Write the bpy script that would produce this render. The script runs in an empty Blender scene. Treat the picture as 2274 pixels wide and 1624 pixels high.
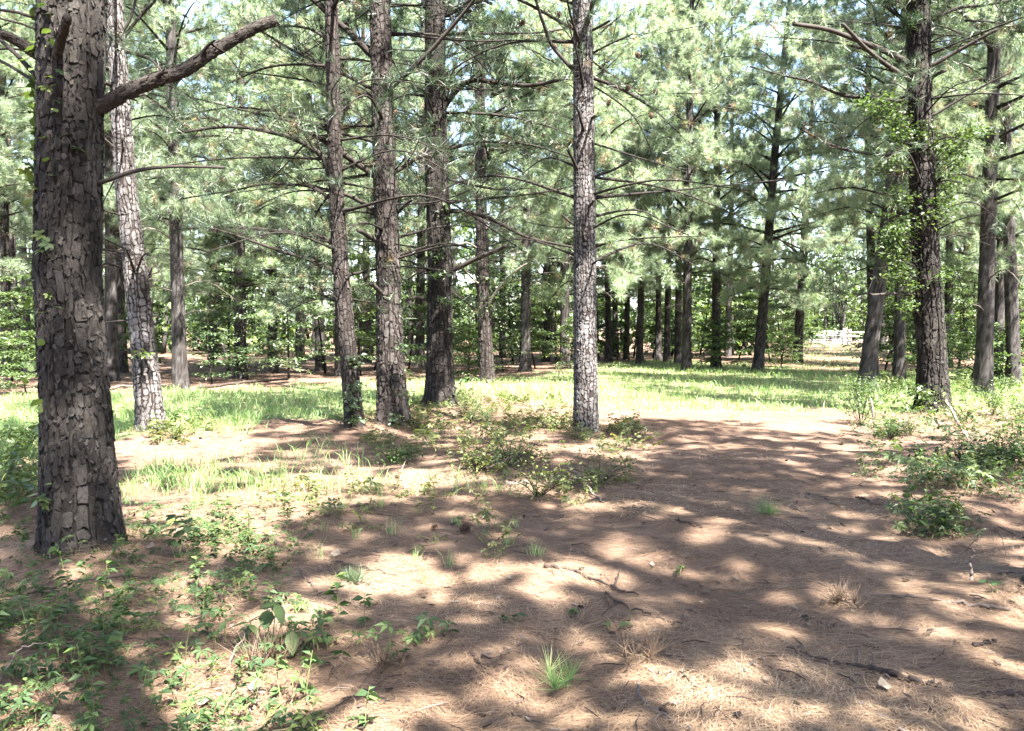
import bpy, math
import numpy as np
from mathutils import Vector, Matrix

# ------------------------------------------------------------------ camera, sky, sun, exposure
scene = bpy.context.scene
F = 820.0                       # focal length in pixels of a 1024 px wide frame
CAM_Z = 1.65
PITCH = math.atan(39.5 / F)     # tilted down: horizon sits at row 326 of 731
cam_data = bpy.data.cameras.new("camera")
cam_data.sensor_width = 36.0
cam_data.lens = F / 1024 * 36.0
cam_data.clip_start = 0.05
cam_data.clip_end = 2000
cam = bpy.data.objects.new("camera", cam_data)
cam.location = (0, 0, CAM_Z)
cam.rotation_euler = (math.pi / 2 - PITCH, 0, 0)
scene.collection.objects.link(cam)
scene.camera = cam

SUN_EL = math.radians(60)
SUN_AZ = math.radians(142)      # clockwise from +Y (the view direction): behind the camera, to the right
sun_dir = Vector((math.cos(SUN_EL) * math.sin(SUN_AZ), math.cos(SUN_EL) * math.cos(SUN_AZ), math.sin(SUN_EL)))
world = bpy.data.worlds.new("World")
scene.world = world
world.use_nodes = True
wn = world.node_tree
for n in list(wn.nodes):
    wn.nodes.remove(n)
sky = wn.nodes.new("ShaderNodeTexSky")
sky.sky_type = 'NISHITA'
sky.sun_disc = False
sky.sun_elevation = SUN_EL
sky.sun_rotation = SUN_AZ
sky.air_density = 1.0
sky.dust_density = 2.5
sky.ozone_density = 1.0
bg = wn.nodes.new("ShaderNodeBackground")
bg.inputs[1].default_value = 0.062
wo = wn.nodes.new("ShaderNodeOutputWorld")
wn.links.new(sky.outputs[0], bg.inputs[0])
wn.links.new(bg.outputs[0], wo.inputs[0])

sun_data = bpy.data.lights.new("sun", 'SUN')
sun_data.energy = 5.0
sun_data.angle = math.radians(0.55)
sun_data.color = (1.0, 0.95, 0.87)
sun = bpy.data.objects.new("sun", sun_data)
sun.rotation_euler = sun_dir.to_track_quat('Z', 'Y').to_euler()
sun.location = (0, 0, 40)
scene.collection.objects.link(sun)

vs = scene.view_settings
vs.view_transform = 'Standard'
vs.look = 'None'
vs.exposure = 4.0
vs.gamma = 1.0
vs.use_curve_mapping = False
scene.render.engine = 'CYCLES'
cy = scene.cycles
cy.use_denoising = True
cy.max_bounces = 8
cy.diffuse_bounces = 6
cy.glossy_bounces = 2
cy.transmission_bounces = 4
cy.caustics_reflective = False
cy.caustics_refractive = False
cy.sample_clamp_indirect = 8.0

COL = scene.collection
SC = 1024.0 / 2274.0            # layout was measured on a 2274 px wide view

# ------------------------------------------------------------------ measuring helpers
cp, sp = math.cos(PITCH), math.sin(PITCH)
def ray(px, py):
    a = (px * SC - 512) / F
    b = (py * SC - 365.5) / F
    return a, cp - b * sp, -sp - b * cp
def at(px, py, d):              # world point at distance d along the view, seen at that spot
    x, y, z = ray(px, py)
    t = d / y
    return np.array((x * t, d, CAM_Z + z * t))
def gpt(px, py):                # point on the ground
    x, y, z = ray(px, py)
    t = CAM_Z / max(-z, 1e-4)
    return np.array((x * t, y * t, 0.0))
def mpp(d):                     # metres per measured pixel at distance d
    return SC * d / F

# ------------------------------------------------------------------ noise
def _h(ix, iy, iz, seed):
    ix = np.asarray(ix).astype(np.int64); iy = np.asarray(iy).astype(np.int64); iz = np.asarray(iz).astype(np.int64)
    n = (ix * 374761393 + iy * 668265263 + iz * 2147483647 + seed * 1274126177) & 0xffffffff
    n = ((n ^ (n >> 13)) * 1274126177) & 0xffffffff
    n = ((n ^ (n >> 15)) * 2246822519) & 0xffffffff
    return ((n ^ (n >> 16)) & 0xffffff) / float(0xffffff)
def vnoise(x, y, z=0.0, seed=0):
    x, y, z = np.broadcast_arrays(np.asarray(x, float), np.asarray(y, float), np.asarray(z, float))
    x0, y0, z0 = np.floor(x), np.floor(y), np.floor(z)
    fx, fy, fz = x - x0, y - y0, z - z0
    fx, fy, fz = fx * fx * (3 - 2 * fx), fy * fy * (3 - 2 * fy), fz * fz * (3 - 2 * fz)
    r = 0
    for dx in (0, 1):
        for dy in (0, 1):
            for dz in (0, 1):
                w = (fx if dx else 1 - fx) * (fy if dy else 1 - fy) * (fz if dz else 1 - fz)
                r = r + w * _h(x0 + dx, y0 + dy, z0 + dz, seed)
    return r
def fbm(x, y, z, seed, o=3):
    r, a, t = 0, 1.0, 0
    for i in range(o):
        r = r + a * vnoise(x * 2 ** i, y * 2 ** i, z * 2 ** i, seed + 17 * i); t += a; a *= 0.55
    return r / t
def worley(u, v, nu, seed):     # u in cells, wrapping every nu cells
    iu, iv = np.floor(u), np.floor(v)
    f1 = np.full(u.shape, 9.0); f2 = np.full(u.shape, 9.0); cid = np.zeros(u.shape)
    for du in (-1, 0, 1):
        for dv in (-1, 0, 1):
            cu, cv = iu + du, iv + dv
            wu = np.mod(cu, nu)
            px = cu + 0.15 + 0.7 * _h(wu, cv, 1, seed)
            py = cv + 0.1 + 0.8 * _h(wu, cv, 2, seed)
            d = np.hypot(u - px, v - py)
            hid = _h(wu, cv, 3, seed)
            near = d < f1
            f2 = np.where(near, f1, np.minimum(f2, d))
            cid = np.where(near, hid, cid)
            f1 = np.where(near, d, f1)
    return f1, f2, cid
def sstep(a, b, x):
    t = np.clip((x - a) / (b - a), 0, 1)
    return t * t * (3 - 2 * t)

# ------------------------------------------------------------------ meshes
class Geo:
    def __init__(self):
        self.v, self.t, self.c, self.m, self.n = [], [], [], [], 0
    def add(self, v, t, tint=0.5, mat=0):
        v = np.asarray(v, float).reshape(-1, 3); t = np.asarray(t, np.int64).reshape(-1, 3)
        if len(v) == 0:
            return
        self.v.append(v); self.t.append(t + self.n)
        self.c.append(np.broadcast_to(np.asarray(tint, float), (len(v),)).copy())
        self.m.append(np.full(len(t), mat, np.int32)); self.n += len(v)
    def join(self, o, mat=None):
        for v, t, c, m in zip(o.v, o.t, o.c, o.m):
            base = t.min() if len(t) else 0
        if o.n == 0:
            return
        v, t, c, m = o.arrays()
        self.v.append(v); self.t.append(t + self.n); self.c.append(c)
        self.m.append(m if mat is None else np.full(len(t), mat, np.int32)); self.n += len(v)
    def arrays(self):
        return np.concatenate(self.v), np.concatenate(self.t), np.concatenate(self.c), np.concatenate(self.m)
    def mesh(self, name, mats, smooth=(), vec=None):
        v, t, c, m = self.arrays()
        me = bpy.data.meshes.new(name)
        me.vertices.add(len(v)); me.vertices.foreach_set("co", v.astype(np.float32).ravel())
        me.loops.add(len(t) * 3); me.loops.foreach_set("vertex_index", t.astype(np.int32).ravel())
        me.polygons.add(len(t))
        me.polygons.foreach_set("loop_start", np.arange(0, len(t) * 3, 3, dtype=np.int32))
        me.polygons.foreach_set("material_index", m.astype(np.int32))
        sm = np.isin(m, smooth)
        me.polygons.foreach_set("use_smooth", sm)
        a = me.attributes.new("tint", 'FLOAT', 'POINT'); a.data.foreach_set("value", c.astype(np.float32))
        for x in mats:
            me.materials.append(x)
        me.update(calc_edges=True)
        me.validate()
        return me

def obj(name, me, parent=None, loc=None):
    o = bpy.data.objects.new(name, me)
    COL.objects.link(o)
    if parent is not None:
        o.parent = parent
    if loc is not None:
        o.location = loc
    return o
def tag(o, label, cat=None, group=None, kind=None):
    o["label"] = label
    if cat: o["category"] = cat
    if group: o["group"] = group
    if kind: o["kind"] = kind
    return o
def thing(name, label, cat, loc=(0, 0, 0), group=None):
    o = bpy.data.objects.new(name, None)
    o.empty_display_size = 0.1
    COL.objects.link(o)
    o.location = loc
    return tag(o, label, cat, group)
def copy_tree(o, parent=None):
    c = o.copy()
    COL.objects.link(c)
    c.parent = parent
    for ch in o.children:
        copy_tree(ch, c)
    return c

def smooth_path(pts, n):        # Catmull-Rom through points
    p = np.asarray(pts, float)
    if len(p) == 2:
        s = np.linspace(0, 1, n)[:, None]
        return p[0] * (1 - s) + p[1] * s
    q = np.vstack([2 * p[0] - p[1], p, 2 * p[-1] - p[-2]])
    t = np.linspace(0, len(p) - 1 - 1e-6, n)
    i = t.astype(int); f = (t - i)[:, None]
    a, b, c, d = q[i], q[i + 1], q[i + 2], q[i + 3]
    return 0.5 * (2 * b + (c - a) * f + (2 * a - 5 * b + 4 * c - d) * f ** 2 + (3 * b - a - 3 * c + d) * f ** 3)
def tube(g, pts, rad, k=6, tint=0.5, mat=0, cap=True, rng=None, rough=0.0):
    p = np.asarray(pts, float); n = len(p)
    r = np.broadcast_to(np.asarray(rad, float), (n,))
    tan = np.gradient(p, axis=0); tan /= np.linalg.norm(tan, axis=1)[:, None] + 1e-12
    ref = np.array((0.31, 0.17, 0.94)) if abs(tan[0, 2]) < 0.9 else np.array((1.0, 0.1, 0))
    a = np.cross(tan, ref); a /= np.linalg.norm(a, axis=1)[:, None] + 1e-12
    b = np.cross(tan, a)
    th = np.linspace(0, 2 * math.pi, k, endpoint=False)
    rr = r[:, None] * np.ones(k)
    if rough and rng is not None:
        rr = rr * (1 + rough * (rng.random((n, k)) - 0.5))
    v = p[:, None, :] + rr[:, :, None] * (a[:, None, :] * np.cos(th)[None, :, None] + b[:, None, :] * np.sin(th)[None, :, None])
    i = np.arange(n - 1)[:, None] * k; j = np.arange(k)[None, :]; j2 = (j + 1) % k
    q0, q1, q2, q3 = i + j, i + j2, i + k + j2, i + k + j
    t = np.concatenate([np.stack([q0, q1, q2], -1).reshape(-1, 3), np.stack([q0, q2, q3], -1).reshape(-1, 3)])
    v = v.reshape(-1, 3)
    if cap:
        v = np.vstack([v, p[-1] + tan[-1] * r[-1] * 0.3, p[0]])
        e = (n - 1) * k
        jj = np.arange(k); jn = (jj + 1) % k
        t = np.vstack([t, np.stack([e + jj, e + jn, np.full(k, n * k)], -1), np.stack([jn, jj, np.full(k, n * k + 1)], -1)])
    g.add(v, t, tint, mat)
def unit(v):
    v = np.asarray(v, float)
    return v / (np.linalg.norm(v, axis=-1, keepdims=True) + 1e-12)

# ------------------------------------------------------------------ materials
def new_mat(name):
    m = bpy.data.materials.new(name); m.use_nodes = True
    nt = m.node_tree
    for n in list(nt.nodes):
        nt.nodes.remove(n)
    out = nt.nodes.new("ShaderNodeOutputMaterial")
    return m, nt, out
def node(nt, t, **kw):
    n = nt.nodes.new(t)
    for k, v in kw.items():
        setattr(n, k, v)
    return n
def ramp(nt, fac, stops):
    r = nt.nodes.new("ShaderNodeValToRGB")
    e = r.color_ramp.elements
    while len(e) < len(stops):
        e.new(0.5)
    for el, (p, c) in zip(e, stops):
        el.position = p; el.color = (*c, 1)
    nt.links.new(fac, r.inputs[0])
    return r.outputs[0]
def tint_node(nt):
    return node(nt, "ShaderNodeAttribute", attribute_name="tint").outputs["Fac"]
def mixcol(nt, fac, a, b, mode='MIX'):
    m = node(nt, "ShaderNodeMix", data_type='RGBA', blend_type=mode)
    for s, val in ((0, fac), (6, a), (7, b)):
        if isinstance(val, (int, float)):
            m.inputs[s].default_value = val
        elif isinstance(val, tuple):
            m.inputs[s].default_value = (*val, 1)
        else:
            nt.links.new(val, m.inputs[s])
    return m.outputs[2]
def noise_node(nt, scale, detail=4, rough=0.6, coord=None, vec=None):
    n = node(nt, "ShaderNodeTexNoise")
    n.inputs["Scale"].default_value = scale; n.inputs["Detail"].default_value = detail; n.inputs["Roughness"].default_value = rough
    if vec is not None:
        nt.links.new(vec, n.inputs["Vector"])
    return n.outputs["Fac"]

def leaf_mat(name, stops, trans=0.35, rough=0.5, tboost=(1.25, 1.35, 0.8), spec=0.4):
    m, nt, out = new_mat(name)
    oi = node(nt, "ShaderNodeObjectInfo")
    c = ramp(nt, tint_node(nt), stops)
    hv = node(nt, "ShaderNodeHueSaturation")
    mr = node(nt, "ShaderNodeMapRange"); mr.inputs[3].default_value = 0.82; mr.inputs[4].default_value = 1.18
    nt.links.new(oi.outputs["Random"], mr.inputs[0]); nt.links.new(mr.outputs[0], hv.inputs["Value"])
    nt.links.new(c, hv.inputs["Color"])
    c = hv.outputs[0]
    p = node(nt, "ShaderNodeBsdfPrincipled")
    nt.links.new(c, p.inputs["Base Color"])
    p.inputs["Roughness"].default_value = rough
    p.inputs["Specular IOR Level"].default_value = spec
    tr = node(nt, "ShaderNodeBsdfTranslucent")
    nt.links.new(mixcol(nt, 1.0, c, tboost, 'MULTIPLY'), tr.inputs[0])
    mx = node(nt, "ShaderNodeMixShader"); mx.inputs[0].default_value = trans
    nt.links.new(p.outputs[0], mx.inputs[1]); nt.links.new(tr.outputs[0], mx.inputs[2])
    nt.links.new(mx.outputs[0], out.inputs[0])
    return m
def wood_mat(name, stops, scale=30, bump=0.5, stretch=0.25, rough=0.9, vary=0.5):
    m, nt, out = new_mat(name)
    tc = node(nt, "ShaderNodeTexCoord")
    mp = node(nt, "ShaderNodeMapping"); mp.inputs["Scale"].default_value = (1, 1, stretch)
    nt.links.new(tc.outputs["Object"], mp.inputs[0])
    n1 = noise_node(nt, scale, 5, 0.65, vec=mp.outputs[0])
    n2 = noise_node(nt, scale * 0.13, 3, 0.6, vec=mp.outputs[0])
    md = node(nt, "ShaderNodeMath", operation='MULTIPLY_ADD'); nt.links.new(n1, md.inputs[0]); md.inputs[1].default_value = vary
    ad = node(nt, "ShaderNodeMath", operation='MULTIPLY_ADD'); nt.links.new(n2, ad.inputs[0]); ad.inputs[1].default_value = vary
    nt.links.new(md.outputs[0], ad.inputs[2])
    ts = node(nt, "ShaderNodeMath", operation='ADD'); ts.inputs[1].default_value = -vary
    nt.links.new(tint_node(nt), ts.inputs[0])
    nt.links.new(ts.outputs[0], md.inputs[2])
    c = ramp(nt, ad.outputs[0], stops)
    p = node(nt, "ShaderNodeBsdfPrincipled")
    nt.links.new(c, p.inputs["Base Color"]); p.inputs["Roughness"].default_value = rough
    p.inputs["Specular IOR Level"].default_value = 0.2
    bp = node(nt, "ShaderNodeBump"); bp.inputs["Strength"].default_value = bump; bp.inputs["Distance"].default_value = 0.02
    nt.links.new(n1, bp.inputs["Height"]); nt.links.new(bp.outputs[0], p.inputs["Normal"])
    nt.links.new(p.outputs[0], out.inputs[0])
    return m

NEEDLE_STOPS = [(0.0, (0.1, 0.0625, 0.03)), (0.05, (0.085, 0.0575, 0.025)), (0.07, (0.0175, 0.0375, 0.019)), (0.5, (0.031, 0.0575, 0.029)), (1.0, (0.0625, 0.0875, 0.041))]
M_NEEDLE = leaf_mat("shaded_pine_needles", NEEDLE_STOPS, trans=0.3, rough=0.42, tboost=(1.15, 1.25, 0.85), spec=0.55)  # near needles: their shade is put into this darker green
M_NEEDLE_FAR = leaf_mat("sunlit_pine_needles", [(0.0, (0.2544, 0.189, 0.1368)), (0.05, (0.212, 0.1628, 0.1026)), (0.07, (0.09328, 0.1365, 0.08892)), (0.5, (0.1505, 0.1974, 0.1277)), (1.0, (0.212, 0.2499, 0.1482))], trans=0.5, rough=0.5, tboost=(1.45, 1.5, 1.1), spec=0.9)  # lit copy for the far crowns: sunlight put into the paler colour
M_LEAF = leaf_mat("broad_leaves", [(0.0, (0.07, 0.05, 0.022)), (0.04, (0.025, 0.045, 0.016)), (0.5, (0.046, 0.076, 0.026)), (1.0, (0.095, 0.125, 0.04))], trans=0.42, rough=0.5, tboost=(1.35, 1.45, 0.65))
M_LEAF_PALE = leaf_mat("sapling_leaves", [(0.0, (0.0312, 0.054, 0.02496)), (0.5, (0.05304, 0.084, 0.03869)), (1.0, (0.0936, 0.12, 0.0624))], trans=0.38, rough=0.42, tboost=(1.25, 1.4, 0.75), spec=0.55)
M_WEED = leaf_mat("yellowing_weed_leaves", [(0.0, (0.10, 0.07, 0.03)), (0.04, (0.09, 0.07, 0.03)), (0.07, (0.035, 0.055, 0.018)), (0.6, (0.07, 0.085, 0.028)), (1.0, (0.13, 0.125, 0.045))], trans=0.42, rough=0.5, tboost=(1.35, 1.4, 0.6))
M_CREEPER = leaf_mat("creeper_leaves", [(0.0, (0.0153, 0.0289, 0.0119)), (0.45, (0.0289, 0.051, 0.0187)), (0.8, (0.051, 0.0765, 0.0255)), (1.0, (0.0935, 0.1062, 0.02975))], trans=0.35, rough=0.6, tboost=(1.25, 1.4, 0.6), spec=0.2)
M_GRASS = leaf_mat("meadow_grass_blades", [(0.0, (0.3861, 0.3346, 0.2059)), (0.12, (0.3089, 0.2831, 0.1544)), (0.2, (0.09009, 0.1609, 0.05148)), (0.6, (0.1673, 0.2574, 0.09009)), (1.0, (0.2574, 0.3346, 0.1416))], trans=0.45, rough=0.5, tboost=(1.3, 1.35, 0.8))
M_STRAW = leaf_mat("fallen_pine_straw", [(0.0, (0.04064, 0.02699, 0.01694)), (0.35, (0.09212, 0.05912, 0.03727)), (0.7, (0.1626, 0.1131, 0.07115)), (1.0, (0.2844, 0.2159, 0.1446))], trans=0.1, rough=0.6, tboost=(1, 1, 1), spec=0.3)
M_DRYLEAF = leaf_mat("dry_fallen_leaf", [(0.0, (0.056, 0.028, 0.014)), (0.5, (0.112, 0.0735, 0.0455)), (1.0, (0.1575, 0.126, 0.091))], trans=0.2, rough=0.6, tboost=(1, 1, 1))
M_BRANCH = wood_mat("pine_branch_bark", [(0.0, (0.00388, 0.002911, 0.002357)), (0.45, (0.01178, 0.00915, 0.007482)), (0.8, (0.02356, 0.0194, 0.01663)), (1.0, (0.03742, 0.03188, 0.02772))], 45, 0.6)
M_TWIG = wood_mat("pine_twig_bark", [(0.0, (0.005184, 0.003802, 0.002765)), (0.6, (0.0121, 0.008984, 0.006912)), (1.0, (0.02246, 0.01728, 0.01382))], 60, 0.3)
M_DEAD = wood_mat("weathered_dead_wood", [(0.0, (0.0315, 0.02457, 0.01953)), (0.5, (0.0756, 0.063, 0.05355)), (1.0, (0.1323, 0.1166, 0.1008))], 40, 0.5)
M_STICK = wood_mat("fallen_stick_bark", [(0.0, (0.01103, 0.00756, 0.0063)), (0.45, (0.0378, 0.02677, 0.02205)), (1.0, (0.1134, 0.09135, 0.07875))], 50, 0.6)
M_STEM = wood_mat("green_plant_stem", [(0.0, (0.05, 0.06, 0.02)), (0.6, (0.10, 0.10, 0.04)), (1.0, (0.20, 0.16, 0.09))], 40, 0.2)
M_CONE = wood_mat("pine_cone_scales", [(0.0, (0.02, 0.013, 0.01)), (0.5, (0.075, 0.045, 0.03)), (1.0, (0.17, 0.11, 0.075))], 60, 0.4)

def bark_mat(name, crack, red, plate, pale, fine=0.5):
    """tint below 0.25 is the fissure between plates, above it the plate's own grey."""
    m, nt, out = new_mat(name)
    tc = node(nt, "ShaderNodeTexCoord")
    mp = node(nt, "ShaderNodeMapping"); mp.inputs["Scale"].default_value = (1, 1, 0.4)
    nt.links.new(tc.outputs["Object"], mp.inputs[0])
    n1 = noise_node(nt, 60, 6, 0.7, vec=mp.outputs[0])
    n3 = noise_node(nt, 170, 4, 0.7, vec=tc.outputs["Object"])
    n2 = noise_node(nt, 3.2, 4, 0.6, vec=tc.outputs["Object"])
    md = node(nt, "ShaderNodeMath", operation='MULTIPLY_ADD'); nt.links.new(n1, md.inputs[0]); md.inputs[1].default_value = fine
    s1 = node(nt, "ShaderNodeMath", operation='SUBTRACT'); nt.links.new(tint_node(nt), s1.inputs[0]); s1.inputs[1].default_value = fine * 0.5
    nt.links.new(s1.outputs[0], md.inputs[2])
    m2 = node(nt, "ShaderNodeMath", operation='MULTIPLY_ADD'); nt.links.new(n3, m2.inputs[0]); m2.inputs[1].default_value = 0.5
    s2 = node(nt, "ShaderNodeMath", operation='SUBTRACT'); nt.links.new(md.outputs[0], s2.inputs[0]); s2.inputs[1].default_value = 0.25
    nt.links.new(s2.outputs[0], m2.inputs[2])
    c = ramp(nt, m2.outputs[0], [(0.0, crack), (0.22, red), (0.42, plate), (0.95, pale)])
    wash = ramp(nt, n2, [(0.32, (0.42, 0.38, 0.36)), (0.5, (0.85, 0.8, 0.77)), (0.66, (1.15, 1.15, 1.13))])
    c = mixcol(nt, 1.0, c, wash, 'MULTIPLY')
    p = node(nt, "ShaderNodeBsdfPrincipled")
    nt.links.new(c, p.inputs["Base Color"]); p.inputs["Roughness"].default_value = 0.88
    p.inputs["Specular IOR Level"].default_value = 0.25
    bp = node(nt, "ShaderNodeBump"); bp.inputs["Strength"].default_value = 1.0; bp.inputs["Distance"].default_value = 0.022
    nt.links.new(m2.outputs[0], bp.inputs["Height"]); nt.links.new(bp.outputs[0], p.inputs["Normal"])
    nt.links.new(p.outputs[0], out.inputs[0])
    return m
M_BARK_DARK = bark_mat("dark_plated_bark", (0.002934, 0.002071, 0.001671), (0.008671, 0.005948, 0.004755), (0.01733, 0.01487, 0.01286), (0.04401, 0.04012, 0.03664), 0.8)
M_BARK_MID = bark_mat("grey_brown_bark", (0.004288, 0.002852, 0.00229), (0.01429, 0.009266, 0.007446), (0.02715, 0.02281, 0.02077), (0.05717, 0.05135, 0.04866))
M_BARK_PALE = bark_mat("pale_flecked_bark", (0.007212, 0.005035, 0.004257), (0.03365, 0.02518, 0.02262), (0.07449, 0.07179, 0.07183), (0.125, 0.1234, 0.1251))
M_BARK_FAR = bark_mat("distant_pine_bark", (0.007792, 0.006297, 0.005818), (0.01948, 0.01562, 0.01455), (0.03376, 0.03066, 0.03055), (0.06494, 0.06164, 0.06254), 0.7)  # far trunks painted paler, standing in for haze

def ground_mat():
    m, nt, out = new_mat("forest_floor")
    tc = node(nt, "ShaderNodeTexCoord")
    vec = tc.outputs["Object"]
    big = noise_node(nt, 0.55, 4, 0.6, vec=vec)
    med = noise_node(nt, 3.0, 5, 0.65, vec=vec)
    # thin crossed fibres: noise stretched along swirling directions
    fib = []
    for i, ang in enumerate((0.3, 1.25, 2.2, 2.9)):
        mp = node(nt, "ShaderNodeMapping"); mp.inputs["Rotation"].default_value = (0, 0, ang); mp.inputs["Scale"].default_value = (10, 210, 10)
        mp.inputs["Location"].default_value = (i * 3.1, i * 7.7, 0)
        dist = node(nt, "ShaderNodeVectorMath", operation='ADD')
        nz = node(nt, "ShaderNodeTexNoise"); nz.inputs["Scale"].default_value = 2.0
        nt.links.new(vec, nz.inputs["Vector"])
        scl = node(nt, "ShaderNodeVectorMath", operation='SCALE'); scl.inputs[3].default_value = 0.12
        nt.links.new(nz.outputs["Color"], scl.inputs[0])
        nt.links.new(vec, dist.inputs[0]); nt.links.new(scl.outputs[0], dist.inputs[1])
        nt.links.new(dist.outputs[0], mp.inputs[0])
        fib.append(noise_node(nt, 1.0, 2, 0.5, vec=mp.outputs[0]))
    mx1 = node(nt, "ShaderNodeMath", operation='MAXIMUM'); nt.links.new(fib[0], mx1.inputs[0]); nt.links.new(fib[1], mx1.inputs[1])
    mx2 = node(nt, "ShaderNodeMath", operation='MAXIMUM'); nt.links.new(fib[2], mx2.inputs[0]); nt.links.new(fib[3], mx2.inputs[1])
    mx = node(nt, "ShaderNodeMath", operation='MAXIMUM'); nt.links.new(mx1.outputs[0], mx.inputs[0]); nt.links.new(mx2.outputs[0], mx.inputs[1])
    straw = ramp(nt, mx.outputs[0], [(0.46, (0.038, 0.026, 0.019)), (0.6, (0.095, 0.066, 0.049)), (0.74, (0.18, 0.139, 0.106))])
    straw = mixcol(nt, 0.8, straw, ramp(nt, med, [(0.3, (0.65, 0.58, 0.55)), (0.65, (1.1, 1.06, 1.03))]), 'MULTIPLY')
    straw = mixcol(nt, 0.7, straw, ramp(nt, big, [(0.35, (0.75, 0.68, 0.64)), (0.65, (1.1, 1.1, 1.1))]), 'MULTIPLY')
    turf = ramp(nt, med, [(0.3, (0.055, 0.055, 0.03)), (0.5, (0.095, 0.105, 0.05)), (0.72, (0.15, 0.14, 0.08))])
    pat = node(nt, "ShaderNodeMath", operation='ADD')
    nt.links.new(tint_node(nt), pat.inputs[0])
    nn = node(nt, "ShaderNodeMath", operation='MULTIPLY_ADD'); nt.links.new(med, nn.inputs[0]); nn.inputs[1].default_value = 0.7; nn.inputs[2].default_value = -0.35
    nt.links.new(nn.outputs[0], pat.inputs[1])
    mr = node(nt, "ShaderNodeMapRange"); mr.inputs[1].default_value = 0.35; mr.inputs[2].default_value = 0.65
    nt.links.new(pat.outputs[0], mr.inputs[0])
    c = mixcol(nt, mr.outputs[0], straw, turf)
    p = node(nt, "ShaderNodeBsdfPrincipled"); nt.links.new(c, p.inputs["Base Color"])
    p.inputs["Roughness"].default_value = 0.95; p.inputs["Specular IOR Level"].default_value = 0.1
    bp = node(nt, "ShaderNodeBump"); bp.inputs["Strength"].default_value = 0.7; bp.inputs["Distance"].default_value = 0.02
    nt.links.new(mx.outputs[0], bp.inputs["Height"]); nt.links.new(bp.outputs[0], p.inputs["Normal"])
    nt.links.new(p.outputs[0], out.inputs[0])
    return m
M_GROUND = ground_mat()

# ------------------------------------------------------------------ tree table for the ground's mounds
HERO_BASE = {  # measured spots where the near trunks meet the ground
    "thick": (180, 1240), "leaning": (335, 965), "thin": (787, 965), "scarred": (873, 955), "vine": (978, 905),
    "pale": (1302, 968), "wrapped": (2072, 915), "back": (1082, 850), "edge": (2392, 1312)}
MOUNDS = [(gpt(*HERO_BASE[k]), h, s) for k, h, s in (("thick", .05, .5), ("leaning", .05, .6), ("thin", .05, .45), ("scarred", .05, .5), ("vine", .06, .6),
          ("pale", .05, .45), ("wrapped", .06, .8), ("edge", .06, .5))]
MOUNDS.append((gpt(1180, 1040), 0.07, 1.3))
MOUNDS.append((gpt(2200, 1000), 0.06, 1.6))
def gz(x, y):
    x = np.asarray(x, float); y = np.asarray(y, float)
    near = np.exp(-(np.maximum(np.hypot(x, y) - 12, 0) / 12.0) ** 2)
    z = 0.10 * (vnoise(x * 0.33, y * 0.33, 0, 5) - 0.5) + 0.05 * (vnoise(x * 1.1, y * 1.1, 0, 6) - 0.5)
    z = z + near * (0.045 * (vnoise(x * 3.1, y * 3.1, 0, 7) - 0.5) + 0.03 * (vnoise(x * 7.3, y * 7.3, 0, 8) - 0.5))
    for c, h, s in MOUNDS:
        z = z + h * np.exp(-((x - c[0]) ** 2 + (y - c[1]) ** 2) / (s * s))
    return z
def on_ground(px, py, lift=0.0):
    p = gpt(px, py)
    p[2] = float(gz(p[0], p[1])) + lift
    return p

# ------------------------------------------------------------------ grass areas
def poly(pts):
    return np.array([gpt(*p)[:2] for p in pts])
GRASS = [(poly(p), w) for p, w in (
    ([(-900, 900), (0, 884), (240, 868), (260, 866), (520, 866), (760, 852), (830, 850), (850, 905), (760, 938), (560, 952), (370, 962), (260, 985), (80, 1000), (-900, 1080)], 1.0),
    ([(830, 850), (1000, 838), (1100, 846), (1270, 824), (1340, 808), (1500, 800), (1690, 812), (1890, 828), (1900, 908), (1700, 918), (1500, 918), (1330, 906), (1250, 905), (1100, 880), (1000, 895), (850, 905)], 1.0),
    ([(1690, 790), (1830, 768), (2000, 757), (2600, 757), (1960, 790), (1900, 830), (1690, 814)], 0.6),
    ([(1890, 828), (2600, 815), (2800, 900), (1900, 915)], 0.95),
    ([(262, 1028), (520, 1018), (590, 1060), (420, 1115), (272, 1130)], 0.55),
    ([(260, 1020), (760, 985), (1150, 1085), (1120, 1280), (650, 1310), (300, 1190)], 0.13),
    ([(-400, 1020), (85, 1000), (85, 1150), (-500, 1180)], 0.6))]
def inside(x, y, pl):
    r = np.zeros(np.shape(x), bool)
    n = len(pl)
    for i in range(n):
        x1, y1 = pl[i]; x2, y2 = pl[(i + 1) % n]
        c = ((y1 > y) != (y2 > y)) & (x < (x2 - x1) * (y - y1) / (y2 - y1 + 1e-12) + x1)
        r ^= c
    return r
def grass_mask(x, y):
    jx = x + 1.4 * (vnoise(x * 1.3, y * 1.3, 0, 31) - 0.5) + 0.8 * (vnoise(x * 4, y * 4, 0, 33) - 0.5); jy = y + 1.5 * (vnoise(x * 1.3, y * 1.3, 0, 32) - 0.5) + 1.2 * (vnoise(x * 4, y * 4, 0, 34) - 0.5)
    w = np.zeros(np.shape(x))
    for pl, k in GRASS:
        w = np.maximum(w, np.where(inside(jx, jy, pl), k, 0))
    return w

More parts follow.
